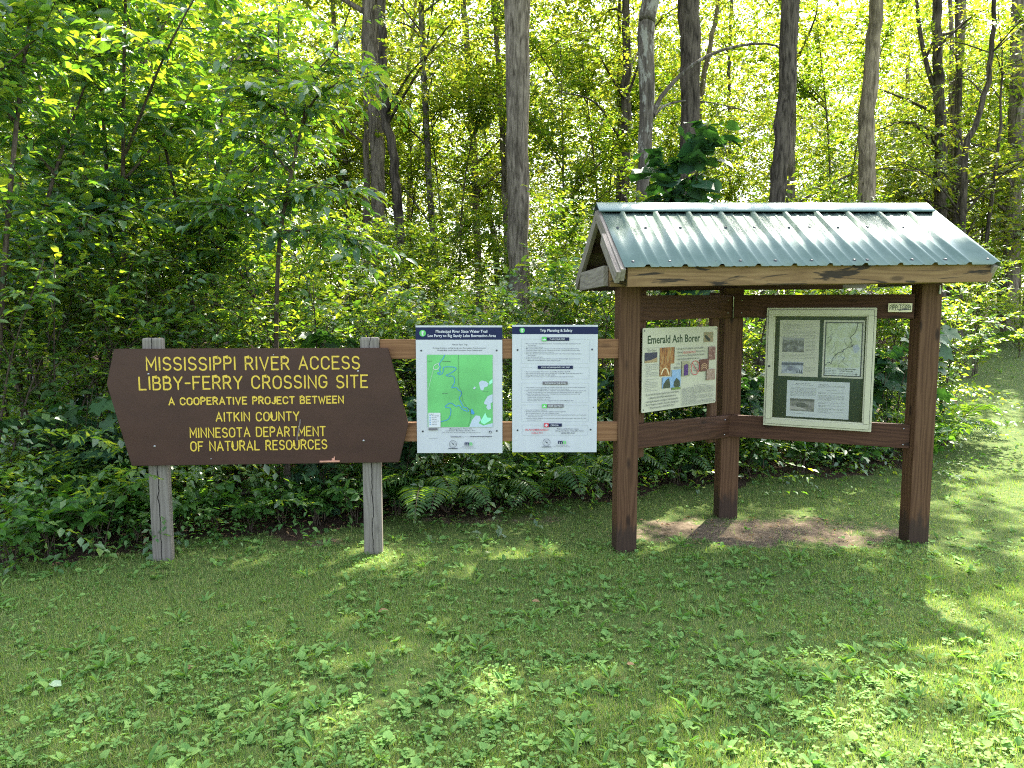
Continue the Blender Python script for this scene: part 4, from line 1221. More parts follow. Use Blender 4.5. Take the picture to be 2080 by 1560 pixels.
def sprays(g, tw, O, D, ln, per, L, W, tpl, droop=.25, spread=.9, jit=.3):
    """leafy twigs: K twigs starting at O towards D, 'per' leaves each; tw collects the thin twigs"""
    K = len(O)
    if K == 0: return
    D = unit(D)
    up = np.array([0, 0, 1.0])
    S = np.cross(D, up + 0.15 * rng.normal(size=(K, 3)))
    S = unit(S); U = np.cross(S, D)
    ln = np.broadcast_to(ln, (K,))
    t = (np.arange(per)[None, :] + rng.uniform(0, .8, (K, per))) / per
    side = np.where((np.arange(per)[None, :] + rng.integers(0, 2, (K, 1))) % 2, 1.0, -1.0)
    sag = -(t ** 2) * (droop * ln[:, None] * .6)
    P = O[:, None, :] + D[:, None, :] * (t * ln[:, None])[:, :, None] + up * sag[:, :, None]
    A = D[:, None, :] * (.45 + .5 * t[:, :, None]) + S[:, None, :] * (side * spread * (1.05 - .6 * t))[:, :, None] - up * droop + rng.normal(0, jit, (K, per, 3))
    N = U[:, None, :] + up * .4 + rng.normal(0, jit + .08, (K, per, 3))
    sz = rng.uniform(.5, 1.15, (K, per)) * rng.uniform(.75, 1.3, (K, 1))
    leaves(g, tpl, P.reshape(-1, 3), A.reshape(-1, 3), N.reshape(-1, 3), (L * sz).ravel(), (W * sz).ravel())
    if tw is not None:
        r = .0016 + .0022 * ln
        a = S * r[:, None]; b_ = U * r[:, None]
        E = O + D * ln[:, None] - up * (droop * ln * .5)[:, None]
        M_ = O + D * (ln * .55)[:, None] - up * (droop * ln * .14)[:, None]
        V = np.stack([O + a, O - a * .5 + b_, O - a * .5 - b_, M_ + a * .8, M_ - a * .4 + b_ * .8, M_ - a * .4 - b_ * .8, E], 1)
        Q = np.array([(0, 1, 4, 3), (1, 2, 5, 4), (2, 0, 3, 5)])
        T = np.array([(3, 4, 6), (4, 5, 6), (5, 3, 6)])
        off = (np.arange(K) * 7)[:, None, None]
        tw.add(V.reshape(-1, 3), (T[None] + off).reshape(-1, 3), (Q[None] + off).reshape(-1, 4))


def along(pts, ts):
    pts = np.asarray(pts)
    f = np.clip(ts, 0, .9999) * (len(pts) - 1)
    i = f.astype(int)
    f = (f - i)[:, None]
    return pts[i] * (1 - f) + pts[i + 1] * f, unit(pts[i + 1] - pts[i])


# ------------------------------------------------------------------ trees of the wood behind
def tree(label, Y, pts, w0, w1, bark, top=13.0, crown=(5.5, 12.5, 2.3, 120), per=16, leaf=(.10, .055), mat=None, extra=(), tpl='small', name='forest_tree', group='trees of the wood behind the signs', cat='tree', nlimb=9, sides=12, low=0):
    """pts: trunk line as seen in the photo (x,y), low to high, at distance Y; w0,w1 widths there"""
    p3 = [np.array(at(x, y, Y)) for x, y in pts]
    k = Y / F_PX / 2
    d0 = p3[0] - p3[1]
    d0 = d0 / max(1e-6, -d0[2])
    d0[:2] = np.clip(d0[:2], -.12, .12)
    zb = float(gz(p3[0][0], Y)) - .1
    base = p3[0] + d0 * (p3[0][2] - zb)
    base[1] = Y
    d1 = (p3[-1] - p3[-2]); d1 = d1 / max(1e-6, d1[2])
    d1[:2] = np.clip(d1[:2] * .6, -.15, .15)
    zt = p3[-1][2]
    line = [base] + p3
    if top > zt + .5:
        line += [p3[-1] + d1 * (top - zt) * .5 + np.array([.1, .1, 0]), p3[-1] + d1 * (top - zt) + np.array([.0, .3, 0])]
    C = resample(line, 26)
    z = C[:, 2]
    rad = np.interp(z, [zb, zb + .5, p3[0][2], zt, max(top, zt + .6)], [w0 * k * 1.35, w0 * k * 1.1, w0 * k, w1 * k, w1 * k * (.22 if top > zt + .5 else .6)])
    root = empty(name, base + np.array([0, 0, .1]), 0, label, cat, group)
    off = base + np.array([0, 0, .1])
    g = Geo()
    C2 = C - off + rng.normal(0, .012, C.shape) * [1, 1, 0]
    g.tube(C2, rad, sides, True, .035)
    for ep, r0, r1 in extra:
        ee = resample([np.array(at(x, y, Y + dy)) - off for x, y, dy in ep], 14)
        g.tube(ee, np.linspace(r0, r1, 14) * k, 7, True, .05)
    lo, hi, rr, K = crown
    lg = Geo()
    for i in range(nlimb):
        t0 = rng.uniform(.75, 1.0) if hi - lo < 1 else rng.uniform(0, 1)
        zz = lo + (hi - lo) * (.85 * t0)
        i0 = np.argmin(np.abs(z - off[2] * 0 - zz))
        s = C2[i0]
        az = rng.uniform(0, 6.283)
        if lo > 6.9 and i % 2: az = rng.normal(-1.57, .5)      # high limbs out of view turned over the lawn, shaped to shade it
        ln = rr * rng.uniform(.6, 1.1) * (1.1 - .5 * t0)
        e = s + np.array([math.cos(az) * ln, math.sin(az) * ln, ln * rng.uniform(.15, .7)])
        mid = (s + e) / 2 + rng.normal(0, .12, 3) + np.array([0, 0, .12 * ln])
        lb = resample([s, mid, e], 9)
        g.tube(lb, np.linspace(max(.014, rad[i0] * .35), .006, 9), 6, False)
        kk = max(1, K // nlimb)
        ts = rng.uniform(.25, 1.0, kk)
        O, D = along(lb, ts)
        D = D * .5 + unit(rng.normal(0, 1, (kk, 3)) * [1, 1, .45])
        O = O + rng.normal(0, .16 * rr, (kk, 3)) * [1, 1, .55]
        sprays(lg, None, O, D, rng.uniform(.35, .8, kk), per, leaf[0], leaf[1], tpl, .25)
    link('trunk', g.mesh('trunk', True), bark, root)
    if lg.n:
        link('crown', lg.mesh('crown'), mat or LEAF_FAR, root)
    return root


CR_NEAR = (7.0, 13.0, 3.2, 290)
CR_MID = (3.2, 12.5, 2.4, 270)
T = tree
T('big grey furrowed trunk with black patches standing between the white signs and kiosk', 11.0, [(1054, 545), (1053, 300), (1053, 0)], 41, 50, BARK_GREY, 14, (7.2, 13.0, 2.8, 120), 18, (.15, .085))
T('tall lichen spotted trunk rising behind the left end of the kiosk roof', 11.5, [(1303, 420), (1312, 230), (1312, 60), (1322, 0)], 24, 34, BARK_LICHEN, 13, (7.0, 13.0, 3.0, 200), 18, (.15, .085), extra=[([(1326, 232, 0), (1345, 195, .1), (1390, 145, .1), (1450, 108, .2), (1520, 90, .3), (1575, 92, .4), (1600, 118, .4)], 10, 3), ([(1328, 236, 0), (1350, 215, .2), (1390, 205, .4), (1440, 208, .6), (1500, 220, .8)], 6, 2)])
T('stout dark trunk bending left above the middle of the kiosk roof', 12.0, [(1396, 330), (1401, 230), (1404, 110), (1398, 0)], 34, 42, BARK_DARK, 13, (7.0, 13.0, 3.2, 240), 18, (.15, .085))
T('dark leaning trunk rising behind the glazed notice case', 11.5, [(1578, 415), (1588, 300), (1598, 180), (1606, 0)], 31, 34, BARK_DARK, 13.5, CR_NEAR, 18, (.15, .085))
T('slim brown trunk half hidden by the dark leaning trunk behind the notice case', 15, [(1606, 410), (1607, 300), (1612, 120), (1618, 0)], 17, 14, BARK_GREY, 12, CR_MID)
T('pale split trunk shedding its bark right of the notice case', 13.5, [(1760, 415), (1762, 330), (1760, 240), (1772, 120), (1781, 0)], 33, 25, BARK_PALE, 13, (7.0, 12.5, 2.7, 220), 18, (.15, .085))
T('dark forked trunk above the right end of the kiosk ridge', 15.5, [(1908, 440), (1909, 260), (1905, 110), (1900, 0)], 24, 16, BARK_DARK, 13, (2.8, 8.0, 2.0, 170), 16, (.11, .06), extra=[([(1903, 190, 0), (1888, 150, .1), (1880, 120, .2), (1868, 60, .3), (1862, 0, .4)], 11, 7), ([(1882, 115, .2), (1896, 80, .3), (1904, 40, .4)], 6, 3)])
T('brown trunk close on the right of the dark forked trunk', 17, [(1935, 440), (1938, 230), (1950, 110), (1957, 0)], 14, 11, BARK_GREY, 12, (2.8, 8.0, 2.0, 170))
T('thin dark stem bending right beside the dark forked trunk', 14.5, [(1955, 430), (1962, 300), (1980, 255), (2004, 180), (2016, 90), (2021, 0)], 13, 8, BARK_DARK, 9, (3.5, 8, 1.6, 70))
T('straight grey brown trunk at the right edge beyond the end of the path', 17.5, [(2051, 640), (2057, 420), (2065, 200), (2070, 0)], 30, 25, BARK_GREY, 13, (2.6, 7.0, 2.0, 150), 16, (.12, .065))
T('squat dark trunk just right of the right kiosk post', 16.5, [(1944, 640), (1945, 560), (1942, 480)], 20, 16, BARK_DARK, 12, (2.8, 8.0, 2.0, 170))
T('greyish trunk pressed against the right kiosk post', 17.5, [(1926, 640), (1927, 540), (1925, 450)], 15, 13, BARK_GREY, 12, (2.6, 7.0, 2.0, 150))
T('thin leaning dark sapling trunk between right kiosk post and edge tree', 15.5, [(1991, 640), (1999, 570), (2004, 500), (2012, 420)], 9, 7, BARK_DARK, 8, (3.0, 7.5, 1.4, 60))
T('shaded trunk right of centre behind the lichen spotted trunk', 15, [(1270, 300), (1273, 120), (1271, 0)], 20, 14, BARK_DARK, 12, CR_MID)
T('very thin pole left of the shaded trunk above the kiosk', 17, [(1257, 330), (1258, 150), (1259, 0)], 9, 6, BARK_DARK, 11, (5, 11, 1.5, 60))
T('pale slender trunk peeping out right of the stout dark trunk', 18, [(1419, 260), (1424, 190), (1446, 80), (1460, 0)], 13, 8, BARK_PALE, 11, (4.5, 10, 1.5, 60))
T('thin straight pole in the bright gap right of the stout dark trunk', 21, [(1482, 330), (1481, 180), (1484, 60), (1486, 0)], 7, 6, BARK_DARK, 10, (4.5, 10, 1.5, 60))
T('thickest trunk of the clump behind the tall sapling', 14, [(768, 415), (766, 300), (758, 150), (754, 0)], 27, 34, BARK_GREY, 13, (6.5, 13, 2.5, 120), 18, (.15, .085))
T('slim trunk on the left of the clump behind the tall sapling', 14.6, [(745, 412), (744, 250), (742, 120), (741, 0)], 13, 11, BARK_GREY, 12, CR_MID)
T('dark curved trunk on the right of the clump behind the tall sapling', 13.4, [(806, 400), (799, 320), (785, 240), (778, 140), (774, 0)], 19, 16, BARK_DARK, 11, CR_MID)
T('leaning slender trunk left of the clump, seen through the sapling leaves', 16, [(703, 400), (697, 300), (686, 180), (679, 60), (676, 0)], 13, 9, BARK_GREY, 11, CR_MID, extra=[([(684, 270, 0), (672, 235, 0), (663, 160, .1)], 6, 3)])
T('thin forked trunk in the bright gap right of the clump', 21, [(832, 350), (832, 200), (829, 110), (838, 70), (845, 0)], 10, 6, BARK_GREY, 12, (5, 11, 2, 90), extra=[([(830, 105, 0), (822, 70, .1), (819, 0, .2)], 6, 4)])
T('dark mottled trunk leaning right in the middle of the bright gap', 15.5, [(874, 378), (867, 270), (860, 150), (856, 0)], 13, 11, BARK_LICHEN, 12.5, CR_MID, extra=[([(866, 145, 0), (885, 120, .1), (925, 100, .3)], 5, 2), ([(852, 72, 0), (835, 55, .2), (800, 40, .3)], 6, 2)])
T('straight brown trunk rising from leaves left of the big grey trunk', 18, [(966, 388), (963, 300), (950, 120), (942, 0)], 14, 11, BARK_GREY, 12, CR_MID)
T('thin trunk close on the left of the big grey trunk', 16, [(1025, 385), (1019, 230), (1012, 110), (1003, 0)], 13, 10, BARK_GREY, 12, CR_MID)
T('thread thin pole between the two trunks left of the big grey trunk', 22, [(993, 370), (988, 300), (980, 220)], 6, 5, BARK_DARK, 9, (5, 9, 1.3, 50))
T('brown trunk showing through the dark sapling leaves at upper left', 14, [(449, 300), (443, 200), (432, 80), (425, 0)], 22, 19, BARK_GREY, 12, (6.5, 13, 2.5, 120), 18, (.15, .085))
T('thin pale trunk at the far upper left corner', 15, [(34, 140), (33, 80), (30, 0)], 9, 8, BARK_PALE, 10, (5, 10, 2, 90))
T('narrow trunk low between the clump and the dark mottled trunk', 24, [(815, 470), (812, 380), (812, 300)], 9, 8, BARK_DARK, 11, (5, 10, 2, 90))
T('faint grey trunk deep in the wood under the bright leaves at right', 26, [(1868, 400), (1846, 280), (1843, 150)], 12, 7, BARK_GREY, 11, (5, 10, 2, 100))
T('short dark trunk deep in the wood left of the edge tree', 24, [(2035, 500), (2036, 380), (2040, 300)], 14, 12, BARK_DARK, 11, (5, 11, 2, 100))
T('second dark trunk deep in the wood left of the edge tree', 27, [(2018, 520), (2021, 400), (2027, 330)], 9, 8, BARK_DARK, 11, (5, 11, 2, 100))

# ------------------------------------------------------------------ saplings, shrubs, vines, ferns and low plants
def plant_mesh(H, nst, spread, K, per, L, W, tpl, mat, lean=0.0, lo=.25, sp=(.25, .55), droop=.3, stem_r=.012, twigs=True, rise=.25, fork=True):
    """several arching stems with leafy twigs -> (stems mesh, foliage mesh)"""
    g, lg = Geo(), Geo()
    lines = []
    for i in range(nst):
        az = 6.283 * (i + rng.uniform(-.3, .3)) / max(1, nst)
        h = H * rng.uniform(.7, 1.05)
        r = spread * rng.uniform(.5, 1.0)
        b0 = rng.normal(0, .05 * min(1, nst / 3), 3) * [1, 1, 0]
        e = np.array([math.cos(az) * r + lean, math.sin(az) * r, h])
        mpt = np.array([e[0] * .32, e[1] * .32, h * .58]) + rng.normal(0, .05 * H / 2, 3) * [1, 1, .3]
        ln = resample([b0 - [0, 0, .08], mpt, e], 14)
        g.tube(ln, np.linspace(stem_r, stem_r * .25, 14), 7, True, .05)
        lines.append((ln, 1.0))
        if fork:
            for q in range(rng.integers(2, 5)):
                t = rng.uniform(.3, .85)
                o, d = along(ln, np.array([t]))
                o, d = o[0], d[0]
                a2_ = rng.uniform(0, 6.283)
                l2 = H * rng.uniform(.18, .38)
                e2 = o + d * l2 * .55 + np.array([math.cos(a2_), math.sin(a2_), .25]) * l2 * .7
                l_ = resample([o, (o + e2) / 2 + [0, 0, .06 * l2], e2], 8)
                g.tube(l_, np.linspace(stem_r * .5, stem_r * .15, 8), 5, False)
                lines.append((l_, .6))
    wsum = sum(w_ for _, w_ in lines)
    for ln, w_ in lines:
        k = max(2, int(K * w_ / wsum))
        ts = rng.uniform(lo if w_ == 1.0 else .1, 1, k)
        O, D = along(ln, ts)
        a_ = rng.uniform(0, 6.283, k)
        out = np.stack([np.cos(a_), np.sin(a_), rng.normal(rise, .25, k)], -1)
        sprays(lg, g if twigs else None, O, D * .35 + out, rng.uniform(sp[0], sp[1], k), per, L, W, tpl, droop)
    return g.mesh('stems', True), lg.mesh('foliage')


PRO = {}


def proto(key, bark, mat, **kw):
    PRO[key] = [(*plant_mesh(mat=mat, **kw), bark, mat) for _ in range(kw.pop('_n', 2) if '_n' in kw else 2)]


def mk(key, n, bark, mat, **kw):
    PRO[key] = [(*plant_mesh(mat=mat, **kw), bark, mat) for _ in range(n)]


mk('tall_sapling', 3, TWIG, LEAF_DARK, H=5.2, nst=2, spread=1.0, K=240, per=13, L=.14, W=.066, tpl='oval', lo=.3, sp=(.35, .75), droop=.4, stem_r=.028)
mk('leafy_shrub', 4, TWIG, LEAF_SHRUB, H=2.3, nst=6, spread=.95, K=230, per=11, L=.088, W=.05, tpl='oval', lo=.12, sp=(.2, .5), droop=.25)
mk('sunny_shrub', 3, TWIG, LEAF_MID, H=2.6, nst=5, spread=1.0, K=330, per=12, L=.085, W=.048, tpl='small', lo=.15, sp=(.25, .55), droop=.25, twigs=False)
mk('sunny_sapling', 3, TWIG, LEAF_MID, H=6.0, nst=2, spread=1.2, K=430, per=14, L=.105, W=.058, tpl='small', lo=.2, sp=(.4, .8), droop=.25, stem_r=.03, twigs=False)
mk('big_leaf_vine', 2, TWIG, LEAF_VINE, H=1.5, nst=5, spread=.7, K=70, per=5, L=.15, W=.15, tpl='lobed', lo=.1, sp=(.2, .45), droop=.5, stem_r=.007)
mk('heart_leaf_vine', 1, TWIG, LEAF_VINE, H=3.4, nst=6, spread=.45, K=170, per=4, L=.15, W=.15, tpl='broad', lo=.66, sp=(.12, .4), droop=.6, stem_r=.012, fork=False)
mk('broad_leaf_herb', 2, TWIG, LEAF_HERB, H=.5, nst=7, spread=.32, K=40, per=4, L=.11, W=.075, tpl='oval', lo=.4, sp=(.06, .14), droop=.25, stem_r=.004, fork=False)


def fern_mesh(n=8, L=.95):
    g = Geo(); s = Geo()
    for i in range(n):
        az = 6.283 * (i + rng.uniform(-.3, .3)) / n
        l = L * rng.uniform(.75, 1.1)
        rise_ = rng.uniform(.35, .8)
        ts = np.linspace(0, 1, 16)
        rr_ = l * (ts * .9)
        zz = l * (rise_ * np.sin(ts * 2.2) * .75 - .15 * ts ** 3)
        P = np.stack([np.cos(az) * rr_, np.sin(az) * rr_, zz], -1)
        s.tube(P, np.linspace(.005, .0015, 16), 5, False)
        k = 26
        t = np.linspace(.16, .99, k)
        O, D = along(P, t)
        S = unit(np.cross(D, [0, 0, 1.0]))
        U = np.cross(S, D)
        pl = .19 * l * np.sin(np.clip(t * 1.05, 0, 1) * math.pi) ** .6 * np.where(t > .5, 1.15 - .3 * t, 1) + .012
        for sd in (1, -1):
            leaves(g, 'oval', O, S * sd + D * .35 - np.array([0, 0, .18]) + rng.normal(0, .06, (k, 3)), U + rng.normal(0, .12, (k, 3)), pl, .024 + 0 * pl)
    return s.mesh('stems', True), g.mesh('foliage')


PRO['fern'] = [(*fern_mesh(), TWIG, LEAF_FERN) for _ in range(3)]
CNT = {}


def plant(key, px, Y, label, s=1.0, rz=None, group=None, cat=None, name=None, dz=0.0, sz=None):
    """plant of a kind at photo column px, Y metres ahead; parts shared between copies"""
    i = CNT[key] = CNT.get(key, -1) + 1
    st, fo, bk, mt = PRO[key][i % len(PRO[key])]
    x = (px - CX) / F_PX * Y * _c
    r = empty(name or key, (x, Y, float(gz(x, Y)) + dz), rng.uniform(0, 6.28) if rz is None else rz, label, cat or key.split('_')[-1], group)
    r.scale = (s, s, sz or s)
    link('stems', st, bk, r)
    link('foliage', fo, mt, r)
    return r


# the tall saplings on the left
G1 = 'dark leaved saplings on the left'
plant('tall_sapling', 60, 6.4, 'tall sapling with dark drooping leaves at the far left edge', 1.0, group=G1, cat='sapling')
plant('tall_sapling', 250, 6.9, 'tall dark leaved sapling behind the left end of the brown sign', 1.05, group=G1, cat='sapling')
plant('tall_sapling', 420, 7.4, 'tall dark sapling in the middle of the brown sign background', .95, group=G1, cat='sapling')
plant('tall_sapling', -60, 5.6, 'overhanging dark leaved sapling cut off by the left edge of the photo', .95, group=G1, cat='sapling')
plant('tall_sapling', 150, 8.2, 'second row sapling with dark leaves behind the far left thicket', 1.1, group=G1, cat='sapling')
# the forked sapling above the brown sign
def forked():
    Y = 6.6
    base = np.array([at(560, 900, Y).x, Y, float(gz(0, Y))])
    off = base
    r = empty('forked_sapling', base, 0, 'slender forked sapling rising straight behind the brown sign', 'sapling', None)
    g, lg = Geo(), Geo()
    P = lambda x, y, dy=0: np.array(at(x, y, Y + dy)) - off
    lines = [resample([np.array([0, 0, -.1]), P(561, 700), P(567, 500), P(585, 385), P(602, 308)], 20),
             resample([P(602, 308), P(580, 235, .1), P(567, 160, .15), P(566, 60, .2), P(570, -40, .2)], 12),
             resample([P(602, 308), P(617, 235, -.1), P(634, 158, -.15), P(668, 118, -.2), P(700, 60, -.3)], 12),
             resample([P(612, 262), P(640, 200, -.3), P(690, 170, -.5), P(770, 150, -.7)], 10),
             resample([P(575, 420), P(640, 380, -.2), P(700, 390, -.4)], 10), resample([P(590, 350), P(520, 280, .1), P(455, 285, .2)], 10),
             resample([P(570, 480), P(500, 430, -.3), P(420, 410, -.5)], 10), resample([P(572, 470), P(650, 470, -.3), P(740, 500, -.4)], 10),
             resample([P(568, 150), P(520, 110, .1), P(480, 60, .1)], 8), resample([P(580, 235), P(530, 200, -.2), P(500, 160, -.4)], 8)]
    for i, l in enumerate(lines):
        g.tube(l, np.linspace(.024 if i == 0 else .013, .014 if i == 0 else .003, len(l)), 8, i > 0, .04)
        k = 30 if i == 0 else 26
        ts = rng.uniform(.45 if i == 0 else .15, 1, k)
        O, D = along(l, ts)
        a_ = rng.uniform(0, 6.283, k)
        sprays(lg, g, O, D * .4 + np.stack([np.cos(a_), np.sin(a_), rng.normal(.1, .25, k)], -1), rng.uniform(.25, .6, k), 10, .115, .058, 'oval', .45)
    link('stems', g.mesh('stems', True), TWIG, r); link('foliage', lg.mesh('foliage'), LEAF_DARK, r)


forked()
# thicket behind the brown sign
G2 = 'leafy shrubs of the left thicket'
for px, Y, s, lab in ((-40, 5.6, .95, 'leafy shrub at the very left edge above the low herbs'), (90, 6.0, .95, 'leafy shrub with pale shining leaves left of the brown sign'), (215, 6.65, 1.0, 'leafy shrub touching the left point of the brown sign'),
                      (330, 6.8, .9, 'leafy shrub behind the left post top of the brown sign'), (470, 6.8, .85, 'leafy shrub behind the middle of the brown sign top'), (640, 6.8, .9, 'leafy shrub right of the forked sapling stem'),
                      (20, 7.2, 1.25, 'taller leafy shrub behind the left edge thicket'), (170, 7.6, 1.3, 'taller leafy shrub behind the thicket left of the brown sign'), (380, 7.8, 1.25, 'taller leafy shrub behind the left half of the brown sign'), (560, 8.0, 1.15, 'taller leafy shrub around the forked sapling foot')):
    plant('leafy_shrub', px, Y, lab, s, group=G2, cat='shrub')
G3 = 'leafy shrubs behind the white signs and kiosk'
for px, Y, s, lab in ((760, 6.9, .85, 'leafy shrub behind the right post of the brown sign'), (860, 7.2, .8, 'leafy shrub showing above the left edge of the map sign'), (960, 7.5, .85, 'leafy shrub showing over the top of the map sign'), (1080, 7.5, .9, 'leafy shrub showing over the top of the safety sign'),
                      (1200, 7.6, .95, 'leafy shrub left of the left kiosk post'), (1330, 8.0, .95, 'leafy shrub seen through the left wing of the kiosk'), (1530, 8.6, .95, 'leafy shrub seen through the kiosk left of the notice case'), (1690, 8.9, .9, 'leafy shrub behind the notice case'), (1820, 9.0, .9, 'leafy shrub in the gap between notice case and right post'),
                      (1925, 9.2, .8, 'leafy shrub right of the right post beside the path')):
    plant('leafy_shrub', px, Y, lab, s, group=G3, cat='shrub')
G4 = 'big leaved vines under the signs'
for px, Y, s, lab in ((150, 5.75, .8, 'lobed leaf vine draped on the thicket left of the brown sign'), (235, 5.75, .6, 'lobed leaf vine under the left point of the brown sign'), (640, 5.95, .6, 'lobed leaf vine with sunlit leaves below the brown sign'), (815, 6.35, .75, 'lobed leaf vine in the gap between brown sign and map sign'),
                      (730, 6.9, 1.15, 'lobed leaf vine climbing above the right post of the brown sign'), (1240, 7.4, .9, 'lobed leaf vine left of the kiosk foot'), (1545, 7.5, .85, 'lobed leaf vine low behind the kiosk rear post'), (1700, 7.75, .95, 'lobed leaf vine below the notice case'), (1810, 7.95, 1.1, 'lobed leaf vine between notice case and right kiosk post'), (1420, 7.4, .8, 'lobed leaf vine below the pest notice board')):
    plant('big_leaf_vine', px, Y, lab, s, group=G4, cat='vine')
plant('heart_leaf_vine', 1385, 7.9, 'dark heart leaved vine mound rising above the kiosk ridge', 1.0, cat='vine')
G5 = 'low herbs at the thicket foot'
for px, Y, s, lab in ((70, 5.0, .9, 'broad leaf herb at the lower left edge of the thicket'), (180, 5.15, 1.0, 'broad leaf herb with holed pale leaves left of the left sign post'), (255, 5.35, .8, 'broad leaf herb against the left sign post'), (490, 5.6, .6, 'small bright broad leaf herb under the brown sign'), (1640, 7.45, .9, 'bright broad leaf herb under the notice case'), (1770, 7.6, .8, 'dim broad leaf herb near the right kiosk post'), (1905, 7.75, .9, 'sunlit broad leaf herb at the foot of the right kiosk post')):
    plant('broad_leaf_herb', px, Y, lab, s, group=G5, cat='herb')
for px, Y, s, lab in ((-20, 4.75, .9, 'broad leaf herb cut by the left edge low on the lawn border'), (130, 5.35, 1.1, 'broad leaf herb in the second row at the lower left'), (350, 5.5, .7, 'broad leaf herb just right of the left sign post'), (420, 5.65, .8, 'broad leaf herb below the left half of the brown sign'), (560, 5.75, .7, 'broad leaf herb below the middle of the brown sign'), (630, 5.8, .75, 'broad leaf herb left of the sunlit vine under the brown sign'), (705, 5.8, .8, 'broad leaf herb touching the right sign post'), (800, 6.1, .75, 'broad leaf herb right of the right sign post'),
                      (940, 6.3, .8, 'broad leaf herb in the dark below the map sign'), (1060, 6.5, .8, 'broad leaf herb below the gap of the white signs'), (1225, 6.8, .85, 'broad leaf herb left of the left kiosk post'), (1380, 7.1, .85, 'broad leaf herb behind the left wing of the kiosk'), (1530, 7.4, .9, 'broad leaf herb right of the rear kiosk post')):
    plant('broad_leaf_herb', px, Y, lab, s, group=G5, cat='herb')
G6 = 'ferns at the edge of the wood'
for px, Y, s, lab in ((862, 6.3, 1.05, 'fern with an upright frond under the map sign'), (905, 6.15, .95, 'fern arching left to the grass beside the brown sign post'), (985, 6.5, 1.0, 'fern in the gap between the two white signs'), (1110, 6.6, 1.1, 'large dark fern hanging under the safety sign'), (1180, 6.9, 1.0, 'fern beside the left kiosk post'), (1350, 7.4, .95, 'fern seen under the lower left kiosk rail'),
                      (1950, 9.0, .9, 'sunlit fern reaching over the path right of the kiosk'), (1925, 8.4, .85, 'sunlit fern low beside the right kiosk post'), (2070, 16.5, 1.1, 'fern at the foot of the edge tree'), (560, 6.3, .7, 'small fern in the dark under the brown sign')):
    plant('fern', px, Y, lab, s, group=G6)
G7 = 'sunny shrubs in the wood'
sp_ = [(620, 9.6, 1.0, 'sunny shrub in the wood left of the trunk clump'), (740, 10.2, .95, 'sunny shrub in front of the trunk clump'), (850, 10.8, .95, 'sunny shrub below the dark mottled trunk'), (960, 10.0, .62, 'sunny shrub left of the foot of the big grey trunk'), (1110, 10.2, .62, 'sunny shrub right of the foot of the big grey trunk'), (1190, 11.0, 1.1, 'sunny shrub left of the kiosk gable'),
       (900, 13.5, 1.1, 'sunny shrub farther back in the bright gap'), (1040, 13.5, 1.1, 'sunny shrub behind the big grey trunk'), (1500, 13.0, 1.1, 'sunny shrub behind the kiosk roof right of the heart leaf vine'), (1680, 13.0, 1.15, 'sunny shrub behind the kiosk roof right of the dark leaning trunk'), (1830, 14.0, 1.1, 'sunny shrub behind the right end of the kiosk roof'), (1985, 13.0, .75, 'sunny shrub at the left side of the path bend'),
       (1960, 19.5, 1.0, 'sunny shrub at the far end of the path'), (2040, 20.5, 1.0, 'sunny shrub behind the edge tree'), (480, 9.4, 1.05, 'sunny shrub glowing through the left saplings'), (330, 9.0, 1.1, 'sunny shrub glowing behind the left thicket'), (130, 9.4, 1.2, 'sunny shrub glowing at the far left behind the thicket'), (2075, 15.0, .45, 'low dark edged shrub right of the path')]
for px, Y, s, lab in sp_: plant('sunny_shrub', px, Y, lab, s, group=G7, cat='shrub')
G8 = 'bright saplings in the wood'
for px, Y, s, lab in ((930, 15.5, .95, 'bright sapling filling the gap left of the big grey trunk'), (820, 17.5, 1.0, 'bright sapling right of the trunk clump'), (1150, 14.0, 1.0, 'bright sapling right of the big grey trunk'), (1225, 16.5, 1.05, 'bright sapling left of the lichen spotted trunk'), (1350, 17.5, 1.0, 'bright sapling between lichen spotted and stout dark trunks'), (1500, 17.0, .8, 'thin bright sapling in the white gap over the kiosk'),
                      (1690, 15.0, 1.05, 'bright sapling right of the dark leaning trunk'), (1840, 18.0, .9, 'bright sapling right of the pale split trunk'), (1985, 18.5, 1.1, 'bright yellow sapling left of the edge tree'), (2075, 19.5, 1.2, 'bright yellow sapling at the right edge'), (640, 16.0, .9, 'bright sapling left of the trunk clump'), (350, 12.5, 1.1, 'bright sapling behind the left saplings'),
                      (160, 12.5, 1.15, 'bright sapling behind the far left saplings'), (500, 14.5, 1.1, 'bright sapling left of the forked sapling'), (1010, 19.0, 1.0, 'bright sapling farther back by the big grey trunk'), (1900, 22.0, 1.1, 'bright yellow sapling behind the dark forked trunk'), (1600, 20.0, 1.0, 'bright sapling far behind the dark leaning trunk'), (750, 22.0, 1.0, 'bright sapling far behind the trunk clump')):
    plant('sunny_sapling', px, Y, lab, s, group=G8, cat='sapling')
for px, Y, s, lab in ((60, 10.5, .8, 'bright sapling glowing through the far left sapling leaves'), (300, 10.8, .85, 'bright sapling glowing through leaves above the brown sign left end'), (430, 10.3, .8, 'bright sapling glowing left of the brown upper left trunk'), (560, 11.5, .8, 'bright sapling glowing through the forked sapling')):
    plant('sunny_sapling', px, Y, lab, s, group=G8, cat='sapling')

